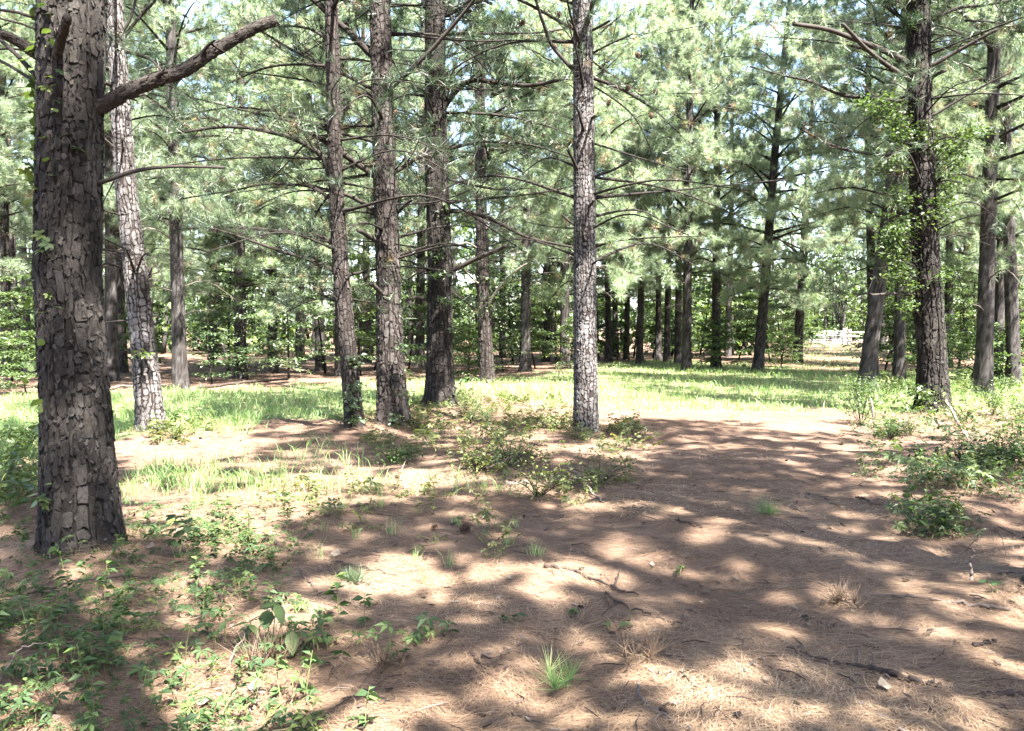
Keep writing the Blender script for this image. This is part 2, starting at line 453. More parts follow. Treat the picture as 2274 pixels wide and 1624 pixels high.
def build_ground():
    def axis(lo, hi, dlo, dhi, step, grow):
        mid = list(np.arange(dlo, dhi + 1e-6, step))
        s, a = step, dhi
        while a < hi:
            s *= grow; a += s; mid.append(a)
        s, a = step, dlo
        while a > lo:
            s *= grow; a -= s; mid.insert(0, a)
        return np.array(mid)
    X = axis(-400, 400, -6, 6, 0.1, 1.08); Y = axis(-60, 900, 2.8, 9.5, 0.09, 1.05)
    gx, gy = np.meshgrid(X, Y)
    g = Geo()
    v = np.stack([gx, gy, gz(gx, gy)], -1).reshape(-1, 3)
    ny, nx = gx.shape
    i = np.arange(ny - 1)[:, None] * nx; j = np.arange(nx - 1)[None, :]
    a, b, c, d = i + j, i + j + 1, i + nx + j + 1, i + nx + j
    t = np.concatenate([np.stack([a, b, c], -1).reshape(-1, 3), np.stack([a, c, d], -1).reshape(-1, 3)])
    g.add(v, t, sstep(0.55, 0.95, grass_mask(v[:, 0], v[:, 1])))
    o = obj("ground", g.mesh("ground", [M_GROUND], smooth=(0,)))
    tag(o, "forest floor of brown pine straw with a grassy clearing", kind="structure")
build_ground()

# ------------------------------------------------------------------ foliage builders
def tufts(g, pos, dirs, rng, n=26, L=0.19, w=0.008, mat=0, tint=None, back=0.14, spread=0.85, droop=0.12):
    pos = np.asarray(pos, float).reshape(-1, 3); N = len(pos)
    if N == 0:
        return
    dirs = unit(np.asarray(dirs, float).reshape(-1, 3))
    if tint is None:
        tint = np.clip(rng.normal(0.5, 0.2, N), 0.08, 1)
        tint = np.where(rng.random(N) < 0.035, 0.02, tint)
    d0 = np.repeat(dirs, n, 0); p0 = np.repeat(pos, n, 0)
    rnd = unit(rng.normal(size=(N * n, 3)))
    d = unit(d0 * (0.25 + 0.6 * rng.random((N * n, 1))) + rnd * spread + np.array((0, 0, -droop)))
    base = p0 - d0 * back * rng.random((N * n, 1))
    ln = L * (0.7 + 0.5 * rng.random((N * n, 1)))
    tip = base + d * ln
    side = unit(np.cross(d, rng.normal(size=(N * n, 3)))) * w * 0.5
    v = np.stack([base - side, base + side, tip], 1).reshape(-1, 3)
    t = np.arange(N * n * 3).reshape(-1, 3)
    c = np.repeat(np.repeat(tint, n) + rng.normal(0, 0.06, N * n) * (np.repeat(tint, n) > 0.06), 3)
    g.add(v, t, c, mat)

def limb(wood, tp, td, pts, r0, r1, rng, twigs=10, twig_from=0.35, twig_len=0.8, live=True, k=6, n=14, wmat=0, tmat=1, wtint=0.5, up=0.15, sub=2, along=True, rough=0.12):
    path = smooth_path(pts, n)
    s = np.linspace(0, 1, n)
    tube(wood, path, (r0 * (1 - s) + r1 * s) * (1 + 0.5 * np.exp(-s * 14)), k, wtint, wmat, rng=rng, rough=rough)
    for q in np.linspace(twig_from, 0.98, twigs) if twigs else ():
        q = min(0.985, q + rng.uniform(-0.03, 0.03))
        i = int(q * (n - 1)); f = q * (n - 1) - i
        p = path[i] * (1 - f) + path[min(i + 1, n - 1)] * f
        t = unit(path[min(i + 1, n - 1)] - path[i - 1 if i else 0])
        sd = unit(np.cross(t, (0, 0, 1)) + 1e-6) * rng.choice((-1, 1))
        d = unit(t * rng.uniform(0.35, 0.9) + sd * rng.uniform(0.35, 1.0) + np.array((0, 0, rng.uniform(-0.35, 0.5))))
        l = twig_len * (1.15 - 0.6 * q) * rng.uniform(0.55, 1.25)
        e = p + d * l + np.array((0, 0, up * l if live else -0.12 * l))
        mid = p + d * l * 0.5 + rng.normal(0, 0.06 * l, 3)
        tw = smooth_path([p, mid, e], 5)
        rr = max(r1 * 0.7, 0.004) * (1.2 - 0.5 * q)
        tube(wood, tw, np.linspace(rr, rr * 0.35, 5), 3, wtint, tmat, cap=False)
        ed = unit(tw[-1] - tw[-2])
        if live:
            tp.append(tw[-1]); td.append(ed)
            if along:
                for a in (2, 3):
                    tp.append(tw[a]); td.append(unit(ed + rng.normal(0, 0.8, 3)))
        for _ in range(sub):
            a = rng.integers(1, 4)
            d2 = unit(ed * 0.6 + unit(rng.normal(size=3)) * 0.9 + np.array((0, 0, 0.25 if live else -0.05)))
            l2 = l * rng.uniform(0.3, 0.55)
            st = smooth_path([tw[a], tw[a] + d2 * l2 * 0.5, tw[a] + d2 * l2 + np.array((0, 0, 0.1 * l2))], 3)
            tube(wood, st, [rr * 0.6, rr * 0.45, rr * 0.25], 3, wtint, tmat, cap=False)
            if live:
                tp.append(st[-1]); td.append(unit(st[-1] - st[-2]))
    return path

def leaves(g, pos, dirs, rng, size=0.1, aspect=0.55, mat=0, tint=None, flat=0.35):
    pos = np.asarray(pos, float).reshape(-1, 3); N = len(pos)
    if N == 0:
        return
    d = unit(np.asarray(dirs, float).reshape(-1, 3))
    nrm = unit(np.array((0, 0, 1.0)) + rng.normal(0, flat, (N, 3)))
    sd = unit(np.cross(d, nrm)); up = np.cross(sd, d)
    s = (size * (0.6 + 0.7 * rng.random((N, 1))))
    b = pos; t = pos + d * s - up * s * 0.12
    m = pos + d * s * 0.45
    l = m - sd * s * aspect * 0.5 + up * s * 0.1; r = m + sd * s * aspect * 0.5 + up * s * 0.1
    v = np.stack([b, r, t, l], 1).reshape(-1, 3)
    q = np.arange(N)[:, None] * 4
    tr = np.concatenate([q + np.array((0, 1, 2)), q + np.array((0, 2, 3))])
    if tint is None:
        tint = np.clip(rng.normal(0.5, 0.22, N), 0.05, 1)
    g.add(v, tr, np.repeat(tint, 4), mat)

def leaflet(L, W, fold=0.12, droop=0.15):   # a folded, pointed leaf along +Y
    y = np.array((0, .18, .42, .72, 1.0)) * L; w = np.array((0, .36, .5, .34, 0)) * W
    zc = -droop * L * (y / L) ** 2
    v = [(0, 0, 0)]
    for i in (1, 2, 3):
        v += [(0, y[i], zc[i] - fold * w[i]), (-w[i], y[i], zc[i]), (w[i], y[i], zc[i])]
    v.append((0, L, zc[4]))
    t = [(0, 1, 2), (0, 3, 1)]
    for a, b in ((1, 4), (4, 7)):
        t += [(a, b, b + 1), (a, b + 1, a + 1), (a, a + 2, b + 2), (a, b + 2, b)]
    t += [(7, 10, 8), (7, 9, 10)]
    return np.array(v, float), np.array(t)
def palmate(L, W, count=5):
    g = Geo()
    for i in range(count):
        a = math.radians(-105 + 210 * i / (count - 1)) if count > 1 else 0
        s = 1.0 - 0.28 * abs(a) / math.radians(105)
        v, t = leaflet(L * s, W * s)
        c, sn = math.cos(a), math.sin(a)
        R = np.array(((c, sn, 0), (-sn, c, 0), (0, 0, 1)))
        g.add(v @ R.T + np.array((0, 0, 0.004 * i)), t, 0.5)
    return g
def place(g, src, M, mat=None, tint=None, jitter=None):
    v, t, c, m = src
    v2 = v @ M[:3, :3].T + M[:3, 3]
    g.v.append(v2); g.t.append(t + g.n); g.c.append(c if tint is None else np.full(len(v), tint)); g.m.append(m if mat is None else np.full(len(t), mat, np.int32)); g.n += len(v)
def rotm(rz=0, rx=0, ry=0, s=1.0, loc=(0, 0, 0)):
    M = np.array(Matrix.Rotation(rz, 4, 'Z') @ Matrix.Rotation(rx, 4, 'X') @ Matrix.Rotation(ry, 4, 'Y')) 
    M[:3, :3] *= s
    M[:3, 3] = loc
    return M

# ------------------------------------------------------------------ trunks
def trunk_mesh(name, samples, H, k, dz, zfine, plate, depth, mat, seed, flare=0.45, plates=None, zlow=-0.2, flakes=0):
    sa = np.array(samples, float)              # rows z, cx, cy, r from the ground up
    z = np.concatenate([np.arange(zlow, zfine, dz), np.arange(zfine, H, 0.3), [H]])
    def ext(col):
        zs, vs_ = sa[:, 0], sa[:, col]
        sl = (vs_[-1] - vs_[0]) / (zs[-1] - zs[0] + 1e-9)
        over = np.maximum(z - zs[-1], 0)
        return np.interp(z, zs, vs_) + (over * sl * 0.75 if col < 3 else 0)
    cx, cy_ = ext(1), ext(2)
    r = np.interp(z, sa[:, 0], sa[:, 3])
    ztop = sa[-1, 0]
    r = np.where(z > ztop, sa[-1, 3] * np.clip(1 - (z - ztop) / (H - ztop), 0, 1) ** 0.8 + 0.012, r)
    Rm = float(np.median(r[z < zfine]))
    ph = seed * 1.7
    def surf(T, Z):
        R = np.interp(Z, z, r)
        fl = np.exp(-np.maximum(Z, 0) / 0.22)
        R = R * (1 + flare * fl * (0.75 + 0.35 * np.cos(5 * T + ph) + 0.2 * np.cos(3 * T - ph)))
        return R + 0.05 * Rm * (vnoise(np.cos(T) * Rm * 5, np.sin(T) * Rm * 5, Z * 1.3, seed + 5) - 0.5)
    def place_on(T, Z, R):
        return np.stack([np.interp(Z, z, cx) + R * np.cos(T), np.interp(Z, z, cy_) + R * np.sin(T), Z], -1)
    th = np.linspace(0, 2 * math.pi, k, endpoint=False)
    Z, T = np.meshgrid(z, th, indexing='ij')
    nx, ny_ = np.cos(T) * Rm, np.sin(T) * Rm
    fine = vnoise(nx * 60, ny_ * 60, Z * 24, seed + 4)
    R = surf(T, Z) + depth * 0.6 * (fine - 0.5)
    if plates:
        R = R - depth * 0.35
        tint = 0.02 + 0.16 * fine
    else:
        nu = max(6, int(round(2 * math.pi * Rm / plate[0])))
        wob = vnoise(nx * 9, ny_ * 9, Z * 6, seed) - 0.5
        f1, f2, cid = worley(np.mod(T / (2 * math.pi) * nu + 0.6 * wob, nu), Z / plate[1] + 0.6 * wob, nu, seed)
        crk = sstep(0.02, 0.2, f2 - f1)
        R = R + depth * (crk * (0.5 + 0.5 * cid) - 0.6)
        tint = crk * (0.25 + 0.45 * cid + 0.3 * (fine - 0.35))
    V = place_on(T, Z, R).reshape(-1, 3)
    n = len(z)
    i = np.arange(n - 1)[:, None] * k; j = np.arange(k)[None, :]; j2 = (j + 1) % k
    q0, q1, q2, q3 = i + j, i + j2, i + k + j2, i + k + j
    t = np.concatenate([np.stack([q0, q1, q2], -1).reshape(-1, 3), np.stack([q0, q2, q3], -1).reshape(-1, 3)])
    g = Geo(); g.add(V, t, np.clip(tint, 0, 1).ravel())
    if plates:
        rng = np.random.default_rng(seed + 500)
        pw, phh, gap, cut, tbase = plates
        nu = max(8, int(round(2 * math.pi * Rm / pw)))
        zg = np.arange(zlow - 0.5, zfine + 1.0, 0.015)
        fq = 0.1 / phh
        BB = [(ii + 1.25 * (vnoise(ii * 7.3, zg * 2.6 * fq, 0, seed + 70) - 0.5) + 0.8 * (vnoise(ii * 3.1, zg * 9 * fq, 0, seed + 71) - 0.5)) / nu * 2 * math.pi for ii in range(nu)]
        BB.append(BB[0] + 2 * math.pi)
        BT, BZ, TT2, TZ2, HH, CT, CZ, TN = [], [], [], [], [], [], [], []
        m = 10
        for c in range(nu):
            cuts = [zlow + rng.random() * phh]
            while cuts[-1] < zfine:
                cuts.append(cuts[-1] + phh * rng.uniform(0.4, 1.7))
            for z0, z1 in zip(cuts[:-1], cuts[1:]):
                if rng.random() < 0.05:
                    continue
                tl = rng.normal(0, 0.3) * pw
                zz = np.array([z0, z0 + (z1 - z0) * .3, z0 + (z1 - z0) * .68, z1])
                gw = gap * (0.2 + 1.6 * rng.random()) / nu * 2 * math.pi
                L = np.interp(zz, zg, BB[c]) + gw * rng.uniform(.2, 1.5, 4); Rr = np.interp(zz, zg, BB[c + 1]) - gw * rng.uniform(.2, 1.5, 4)
                wd = np.maximum(Rr - L, 0.002)
                L[[0, 3]] += cut * wd[[0, 3]] * rng.uniform(.0, 1.3, 2); Rr[[0, 3]] -= cut * wd[[0, 3]] * rng.uniform(.0, 1.3, 2)
                gz_ = gap * phh * 0.35 * rng.uniform(.1, 1.6)
                off = np.array((gz_, 0, 0, -gz_))
                zl = zz + off - tl * .5; zr = zz + off + tl * .5
                tm = (L[3] + Rr[3]) / 2 + rng.normal(0, .14) * wd[3]; bm = (L[0] + Rr[0]) / 2 + rng.normal(0, .14) * wd[0]
                TH = np.concatenate([L, [tm], Rr[::-1], [bm]]); ZZ = np.concatenate([zl, [zz[3] - gz_ + rng.normal(0, .22) * pw], zr[::-1], [zz[0] + gz_ + rng.normal(0, .22) * pw]])
                cT, cZ = TH.mean(), ZZ.mean()
                h = depth * rng.uniform(0.3, 1.25); til = rng.normal(0, .35) * depth
                T2 = cT + (TH - cT) * (0.86 + 0.1 * rng.random()); Z2 = cZ + (ZZ - cZ) * (0.9 + .08 * rng.random())
                BT.append(TH); BZ.append(ZZ); TT2.append(T2); TZ2.append(Z2); CT.append(cT); CZ.append(cZ)
                HH.append(h + til * (Z2 - cZ) / phh + depth * .2 * rng.normal(size=m)); TN.append(np.clip(rng.normal(tbase, .17), .1, .95))
        BT, BZ, TT2, TZ2, HH, CT, CZ, TN = (np.array(q) for q in (BT, BZ, TT2, TZ2, HH, CT, CZ, TN))
        N = len(CT)
        base = place_on(BT, BZ, surf(BT, BZ) - depth * .5)
        top = place_on(TT2, TZ2, surf(TT2, TZ2) - depth * .35 + HH)
        cen = place_on(CT, CZ, surf(CT, CZ) - depth * .3 + HH.mean(1))[:, None, :]
        vv = np.concatenate([base, top, cen], 1).reshape(-1, 3)
        jj = np.arange(m); jn = (jj + 1) % m
        t1 = np.vstack([np.stack([jj, jj + m, jn], -1), np.stack([jn, jj + m, jn + m], -1), np.stack([jj + m, np.full(m, 2 * m), jn + m], -1)])
        tt = (t1[None] + (np.arange(N) * (2 * m + 1))[:, None, None]).reshape(-1, 3)
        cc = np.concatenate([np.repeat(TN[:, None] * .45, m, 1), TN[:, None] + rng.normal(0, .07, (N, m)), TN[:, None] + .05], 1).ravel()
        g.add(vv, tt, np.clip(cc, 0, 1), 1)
        if flakes:      # thin loose scales lifting off the plates
            N = flakes; m = 6
            cT = rng.uniform(0, 6.283, N); cZ = rng.uniform(0, zfine, N)
            a = np.linspace(0, 2 * math.pi, m, endpoint=False)[None] + rng.normal(0, .25, (N, m))
            sw, sh = pw * rng.uniform(.16, .5, (N, 1)), phh * rng.uniform(.1, .34, (N, 1))
            rr = rng.uniform(.55, 1.15, (N, m))
            TH = cT[:, None] + rr * np.cos(a) * sw / Rm; ZZ = cZ[:, None] + rr * np.sin(a) * sh
            lift = depth * (rng.uniform(.1, .75, (N, 1)) + rng.normal(0, .3, (N, 1)) * np.cos(a) + rng.normal(0, .35, (N, 1)) * np.sin(a))
            top = place_on(TH, ZZ, surf(TH, ZZ) + lift)
            low = place_on(TH, ZZ, surf(TH, ZZ) + lift - depth * .3)
            vv = np.concatenate([top, low], 1).reshape(-1, 3)
            jj = np.arange(m); jn = (jj + 1) % m
            t1 = np.vstack([np.stack([np.zeros(m - 2, int), np.arange(1, m - 1), np.arange(2, m)], -1), np.stack([jj, jj + m, jn], -1), np.stack([jn, jj + m, jn + m], -1)])
            tt = (t1[None] + (np.arange(N) * 2 * m)[:, None, None]).reshape(-1, 3)
            g.add(vv, tt, np.repeat(np.clip(rng.normal(tbase + .05, .3, N), .05, 1), 2 * m), 1)
    return g.mesh(name, [mat, mat], smooth=(0,)), (lambda zz: np.array((np.interp(zz, z, cx), np.interp(zz, z, cy_), zz))), (lambda zz: float(np.interp(zz, z, r)))

# ------------------------------------------------------------------ whole pines for the wood behind the clearing
def crown_limbs(rng, H, cb, Lmax, axis, gap=0.5, per=3.4, thin=1.0, low=None, prof_low=0.75):
    """yields (z, points, r0, length) for each live limb"""
    out = []
    z = cb
    while z < H - 0.35:
        s = (z - cb) / (H - cb)
        ln = Lmax * (prof_low + (1 - prof_low) * min(1, s / 0.22)) * (1 - max(0, s - 0.22) / 0.78 * 0.86)
        cnt = max(1, int(per * rng.uniform(0.6, 1.3)))
        a0 = rng.uniform(0, 6.28)
        for c in range(cnt):
            a = a0 + c * 6.283 / cnt + rng.uniform(-0.5, 0.5)
            l = ln * rng.uniform(0.65, 1.15)
            el = math.radians(8 + 42 * s + rng.uniform(-12, 12))
            d = np.array((math.cos(a), math.sin(a), 0))
            zz = z + rng.uniform(-0.15, 0.15)
            c0 = axis(zz)
            p1 = c0 + d * l * 0.45 + np.array((0, 0, l * 0.45 * math.tan(el))) + rng.normal(0, 0.04 * l, 3)
            sag = 0.16 * (1 - s)
            p2 = c0 + d * l + np.array((0, 0, l * (0.75 * math.tan(el) - sag))) + rng.normal(0, 0.06 * l, 3)
            out.append((zz, [c0, p1, p2], 0.010 + 0.0095 * l, l))
        z += gap * rng.uniform(0.7, 1.3)
    return out

def pine_proto(seed, H, R, cb, Lmax, needle=None, dead=6, per=3.4, gap=0.55, tn=37, tw=0.0125, tl=0.225, keep=10, k=14):
    rng = np.random.default_rng(seed)
    root = bpy.data.objects.new("pine_tree", None); COL.objects.link(root); root.empty_display_size = 0.1
    lean = rng.normal(0, 0.012, 2) * H
    samples = [(0, 0, 0, R * 1.12), (1.2, lean[0] * 0.05, lean[1] * 0.05, R), (H * 0.45, lean[0] * 0.4 + rng.normal(0, .06), lean[1] * 0.4, R * 0.72), (H * 0.8, lean[0] * 0.8, lean[1] * 0.8, R * 0.34)]
    me, axis, rad = trunk_mesh("pine_trunk", samples, H, k * 2, 0.12, 7.0, (0.085, 0.2), 0.02, M_BARK_FAR, seed, flare=0.35)
    obj("trunk", me, root)
    crown = Geo(); tp, td = [], []
    limbs = crown_limbs(rng, H, cb, Lmax, axis, gap, per)
    for i, (z, pts, r0, l) in enumerate(limbs):
        own = i < keep
        w = Geo() if own else crown
        limb(w, tp, td, pts, r0, 0.006, rng, twigs=int(3 + 3.2 * l), twig_from=0.2, twig_len=0.95 if l > 1.6 else 0.6, k=5, n=8, wmat=0 if own else 1, tmat=1 if own else 1, wtint=rng.uniform(0.4, 0.75))
        tp.append(np.array(pts[2])); td.append(unit(np.array(pts[2]) - np.array(pts[1])))
        if own:
            obj("branch", w.mesh("pine_branch", [M_BRANCH, M_TWIG], smooth=(0, 1)), root)
    # leader
    tp.append(axis(H)); td.append(np.array((0, 0, 1.0)))
    tufts(crown, tp, td, rng, n=tn, L=tl, w=tw)
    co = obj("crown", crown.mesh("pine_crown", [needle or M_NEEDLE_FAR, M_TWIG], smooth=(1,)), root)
    co["kind"] = "stuff"
    for _ in range(dead):
        z = rng.uniform(1.9, cb + 0.8); a = rng.uniform(0, 6.28); l = rng.uniform(0.6, 2.2)
        c0 = axis(z); d = np.array((math.cos(a), math.sin(a), 0))
        w = Geo()
        limb(w, [], [], [c0, c0 + d * l * 0.5 + np.array((0, 0, 0.12 * l)), c0 + d * l + np.array((0, 0, rng.uniform(-0.25, 0.2) * l))], 0.008 + 0.008 * l, 0.005, rng,
             twigs=int(3 + 2 * l), twig_from=0.3, twig_len=0.5, live=False, k=5, n=7, wtint=rng.uniform(0.3, 0.8), sub=2)
        o = obj("dead_branch", w.mesh("dead_pine_branch", [M_DEAD, M_DEAD], smooth=(0, 1)), root)
    return root, len(tp)

PROTO = [pine_proto(*a)[0] for a in (
    (11, 17.5, 0.20, 2.9, 4.3), (12, 18.5, 0.21, 3.4, 4.0), (13, 16.5, 0.19, 2.6, 4.4), (14, 19.0, 0.21, 4.4, 3.9), (15, 18.0, 0.18, 4.4, 3.5))]
PROTO += [pine_proto(21, 19.0, 0.16, 4.8, 3.1, dead=8)[0]]
PROTO_R = [0.20, 0.21, 0.19, 0.21, 0.18, 0.16]
proto_used = [False] * len(PROTO)

# x in the picture, distance, variant, radius of the trunk, which way it leans (x top offset per 10 m)
BACK = [
    (14, 27, 5, .15, 0), (34, 33, 5, .17, 0), (60, 39, 5, .15, 0), (246, 25, 5, .19, .05), (271, 29.5, 5, .16, 0), (398, 21.3, 3, .155, 0),
    (330, 37, 1, .2, 0), (470, 33, 4, .17, 0), (532, 25.6, 0, .18, 0), (604, 29, 4, .16, 0), (665, 36, 1, .19, 0), (712, 31, 2, .18, 0), (757, 27, 3, .19, -.2),
    (815, 38, 4, .18, 0), (912, 39, 5, .17, 0), (932, 33, 1, .17, 0),
    (1116, 42, 5, .16, 0), (1166, 29.5, 4, .19, 0), (1213, 38, 1, .18, 0), (1254, 33, 3, .17, 0),
    (1352, 38, 5, .14, -.3), (1368, 43, 5, .15, 0), (1391, 40, 5, .13, 0), (1421, 36, 5, .15, 0), (1462, 39, 5, .13, 0), (1481, 37, 5, .13, .15), (1506, 36, 5, .14, 0),
    (1591, 33, 1, .155, 0), (1617, 44, 5, .16, 0), (1684, 31, 0, .18, -.35), (1772, 37, 2, .2, 0), (1303, 24, 0, .17, 0), (1525, 31, 1, .15, 0),
    (1923, 20.5, 3, .165, -.45), (1941, 27, 5, .14, -.15), (1999, 25.5, 1, .14, 0), (2106, 33, 5, .17, 0), (2140, 42, 0, .2, 0),
    (700, 50, 1, .2, 0), (250, 47, 0, .2, 0), (385, 52, 2, .2, 0), (1960, 52, 1, .2, 0), (2310, 49, 2, .2, 0), (1230, 52, 0, .2, 0),
    (2188, 19, 3, .16, 0), (2216, 24.5, 4, .13, 0), (2256, 22.5, 1, .15, .25), (2330, 29, 0, .2, 0), (-70, 24, 2, .19, 0), (2420, 37, 2, .2, 0), (150, 36, 1, .2, 0),
    (2040, 45, 2, .2, 0)]
ORD = ["first", "second", "third", "fourth", "fifth", "sixth", "seventh", "eighth", "ninth", "tenth", "eleventh", "twelfth", "thirteenth", "fourteenth", "fifteenth"]
SEG = [(-9999, 80, "at the left edge beyond the thick foreground trunk"), (80, 320, "between the thick foreground trunk and the leaning pine"), (320, 780, "behind the clearing, right of the leaning pine"),
       (780, 965, "seen between the two middle trunks"), (965, 1290, "between the vine-clad trunk and the pale trunk"), (1290, 1560, "in the thin grove right of the pale trunk"),
       (1560, 1900, "left of the far gate"), (1900, 2065, "between the far gate and the vine-wrapped trunk"), (2065, 9999, "right of the vine-wrapped trunk")]
rng = np.random.default_rng(3)
for lo, hi, where in SEG:
    part = sorted([b for b in BACK if lo <= b[0] < hi], key=lambda b: b[0])
    for i, (px, d, var, r, lean) in enumerate(part):
        o = PROTO[var] if not proto_used[var] else copy_tree(PROTO[var])
        proto_used[var] = True
        p = at(px, 733, d)
        s = r / PROTO_R[var]
        zs = 1.0 if d < 30 else rng.uniform(0.95, 1.12)
        if d < 45 and (450 < px < 620 or 1340 < px < 1440 or 1200 < px < 1230):
            zs *= 0.74          # shorter pines: the sky shows above them
        o.location = (p[0], p[1], float(gz(p[0], p[1])) - 0.03)
        o.scale = (0.6 * s + 0.4, 0.6 * s + 0.4, zs)
        o.rotation_euler = (rng.uniform(-.015, .015), math.atan(lean / 10 * 2.2), rng.uniform(0, 6.28))
        size = "tall" if d < 28 else "slender" if r < 0.165 else "distant" if d > 38 else "mid-sized"
        which = ORD[i] + " from the left" if len(part) > 1 else "standing alone"
        tag(o, f"{size} pine {where}, {which}", "pine tree", "pines standing beyond the clearing")

# ------------------------------------------------------------------ far woods closing the view (one mass)
def far_woods():
    rng = np.random.default_rng(77)
    g = Geo()
    for i in range(285):
        a = rng.uniform(-0.95, 0.95) if i < 160 or i >= 195 else rng.uniform(0.34, 0.49)
        lane = 0.355 < a < 0.47
        d = rng.uniform(88, 108) if lane else rng.uniform(52, 84)
        x = a * d
        H = rng.uniform(9, 16) if rng.random() < 0.65 else rng.uniform(3, 7)
        if i >= 195:            # lower thicket along the wood's edge
            if 0.33 < a < 0.46:
                continue
            d = rng.uniform(45, 58); x = a * d; H = rng.uniform(2.5, 6.5)
        rad = H * rng.uniform(0.18, 0.28) + 0.6
        c = np.array((x, d, 0))
        tube(g, smooth_path([c + (0, 0, -0.2), c + (rng.normal(0, .2), 0, H * 0.5), c + (rng.normal(0, .4), 0, H * 0.9)], 6), np.linspace(0.16, 0.04, 6), 5, 0.5, 1)
        nc = 20
        u = rng.random(nc)
        pz = H * (0.06 + 0.92 * u)
        rr = rad * np.sqrt(np.clip(1.05 - np.abs(u - 0.42) ** 1.5 * 2.0, 0.05, 1)) * rng.random(nc) ** 0.5
        th = rng.uniform(0, 6.28, nc)
        cc = np.stack([x + rr * np.cos(th), d + rr * np.sin(th), pz], -1)
        nl = 17
        pos = np.repeat(cc, nl, 0) + rng.normal(0, 0.42, (nc * nl, 3)) * (1, 1, 0.55)
        pos[:, 2] = np.maximum(pos[:, 2], 0.1)
        ct = np.repeat(np.clip(rng.normal(0.5, 0.2, nc), 0.06, 1), nl)
        leaves(g, pos, rng.normal(size=(nc * nl, 3)), rng, 0.42, 0.7, 0, np.clip(ct + rng.normal(0, .1, nc * nl), 0.05, 1), flat=0.7)
    o = obj("far_woods", g.mesh("far_woods", [M_LEAF, M_BARK_FAR], smooth=(1,)))
    tag(o, "dense green woods closing the view far behind the clearing", kind="stuff")
far_woods()

# ------------------------------------------------------------------ leafy saplings under the pines
def sapling_proto(seed, H, spread, nb, mat, leaf=0.1, per=34, layered=True):
    rng = np.random.default_rng(seed)
    root = bpy.data.objects.new("leafy_sapling", None); COL.objects.link(root); root.empty_display_size = 0.1
    w = Geo(); lf = Geo()
    top = np.array((rng.normal(0, .12) * H, rng.normal(0, .12) * H, H))
    stem = smooth_path([(0, 0, -0.1), top * 0.5 + rng.normal(0, 0.04 * H, 3), top], 9)
    tube(w, stem, np.linspace(0.012 + 0.008 * H, 0.006, 9), 6, 0.5)
    obj("trunk", w.mesh("sapling_stem", [M_TWIG], smooth=(0,)), root)
    br = Geo(); pos, dr, tt = [], [], []
    for b in range(nb):
        s = 0.16 + 0.84 * (b + rng.random()) / nb
        p = stem[int(s * 8)]
        a = rng.uniform(0, 6.28)
        l = spread * (1.15 - 0.75 * s) * rng.uniform(0.6, 1.2)
        d = np.array((math.cos(a), math.sin(a), rng.uniform(0.0, 0.35)))
        path = smooth_path([p, p + d * l * 0.5 + (0, 0, 0.05 * l), p + d * l + (0, 0, -0.1 * l)], 6)
        tube(br, path, np.linspace(0.012, 0.003, 6), 3, 0.5, 0, cap=False)
        tint = np.clip(rng.normal(0.5, 0.18), 0.1, 0.95)
        n = int(per * l / spread * 1.4) + 6
        q = rng.uniform(0.15, 1.0, n)
        ip = np.stack([np.interp(q, np.linspace(0, 1, 6), path[:, k]) for k in range(3)], -1)
        side = np.array((-d[1], d[0], 0)) * rng.choice((-1, 1), n)[:, None]
        off = side * (rng.random((n, 1)) * 0.34 * l * (1.2 - q[:, None])) + rng.normal(0, 0.03, (n, 3))
        pos.append(ip + off); dr.append(unit(d * 0.6 + side * 0.8 + rng.normal(0, 0.3, (n, 3)) + (0, 0, -0.15)))
        tt.append(np.clip(tint + rng.normal(0, 0.12, n), 0.05, 1))
    obj("branchwork", br.mesh("sapling_twigs", [M_TWIG], smooth=(0,)), root)["kind"] = "stuff"
    leaves(lf, np.concatenate(pos), np.concatenate(dr), rng, leaf, 0.6, 0, np.concatenate(tt), flat=0.28 if layered else 0.7)
    obj("crown", lf.mesh("sapling_leaves", [mat]), root)["kind"] = "stuff"
    return root
SAP = [sapling_proto(31, 3.6, 1.7, 40, M_LEAF_PALE, 0.10, 52), sapling_proto(32, 4.6, 2.0, 46, M_LEAF_PALE, 0.10, 52), sapling_proto(33, 2.6, 1.4, 36, M_LEAF_PALE, 0.09, 48),
       sapling_proto(34, 3.2, 1.3, 50, M_LEAF, 0.095, 62, False), sapling_proto(35, 5.0, 1.9, 60, M_LEAF, 0.10, 64, False), sapling_proto(36, 1.7, 1.0, 40, M_LEAF, 0.085, 50, False)]
sap_used = [False] * len(SAP)
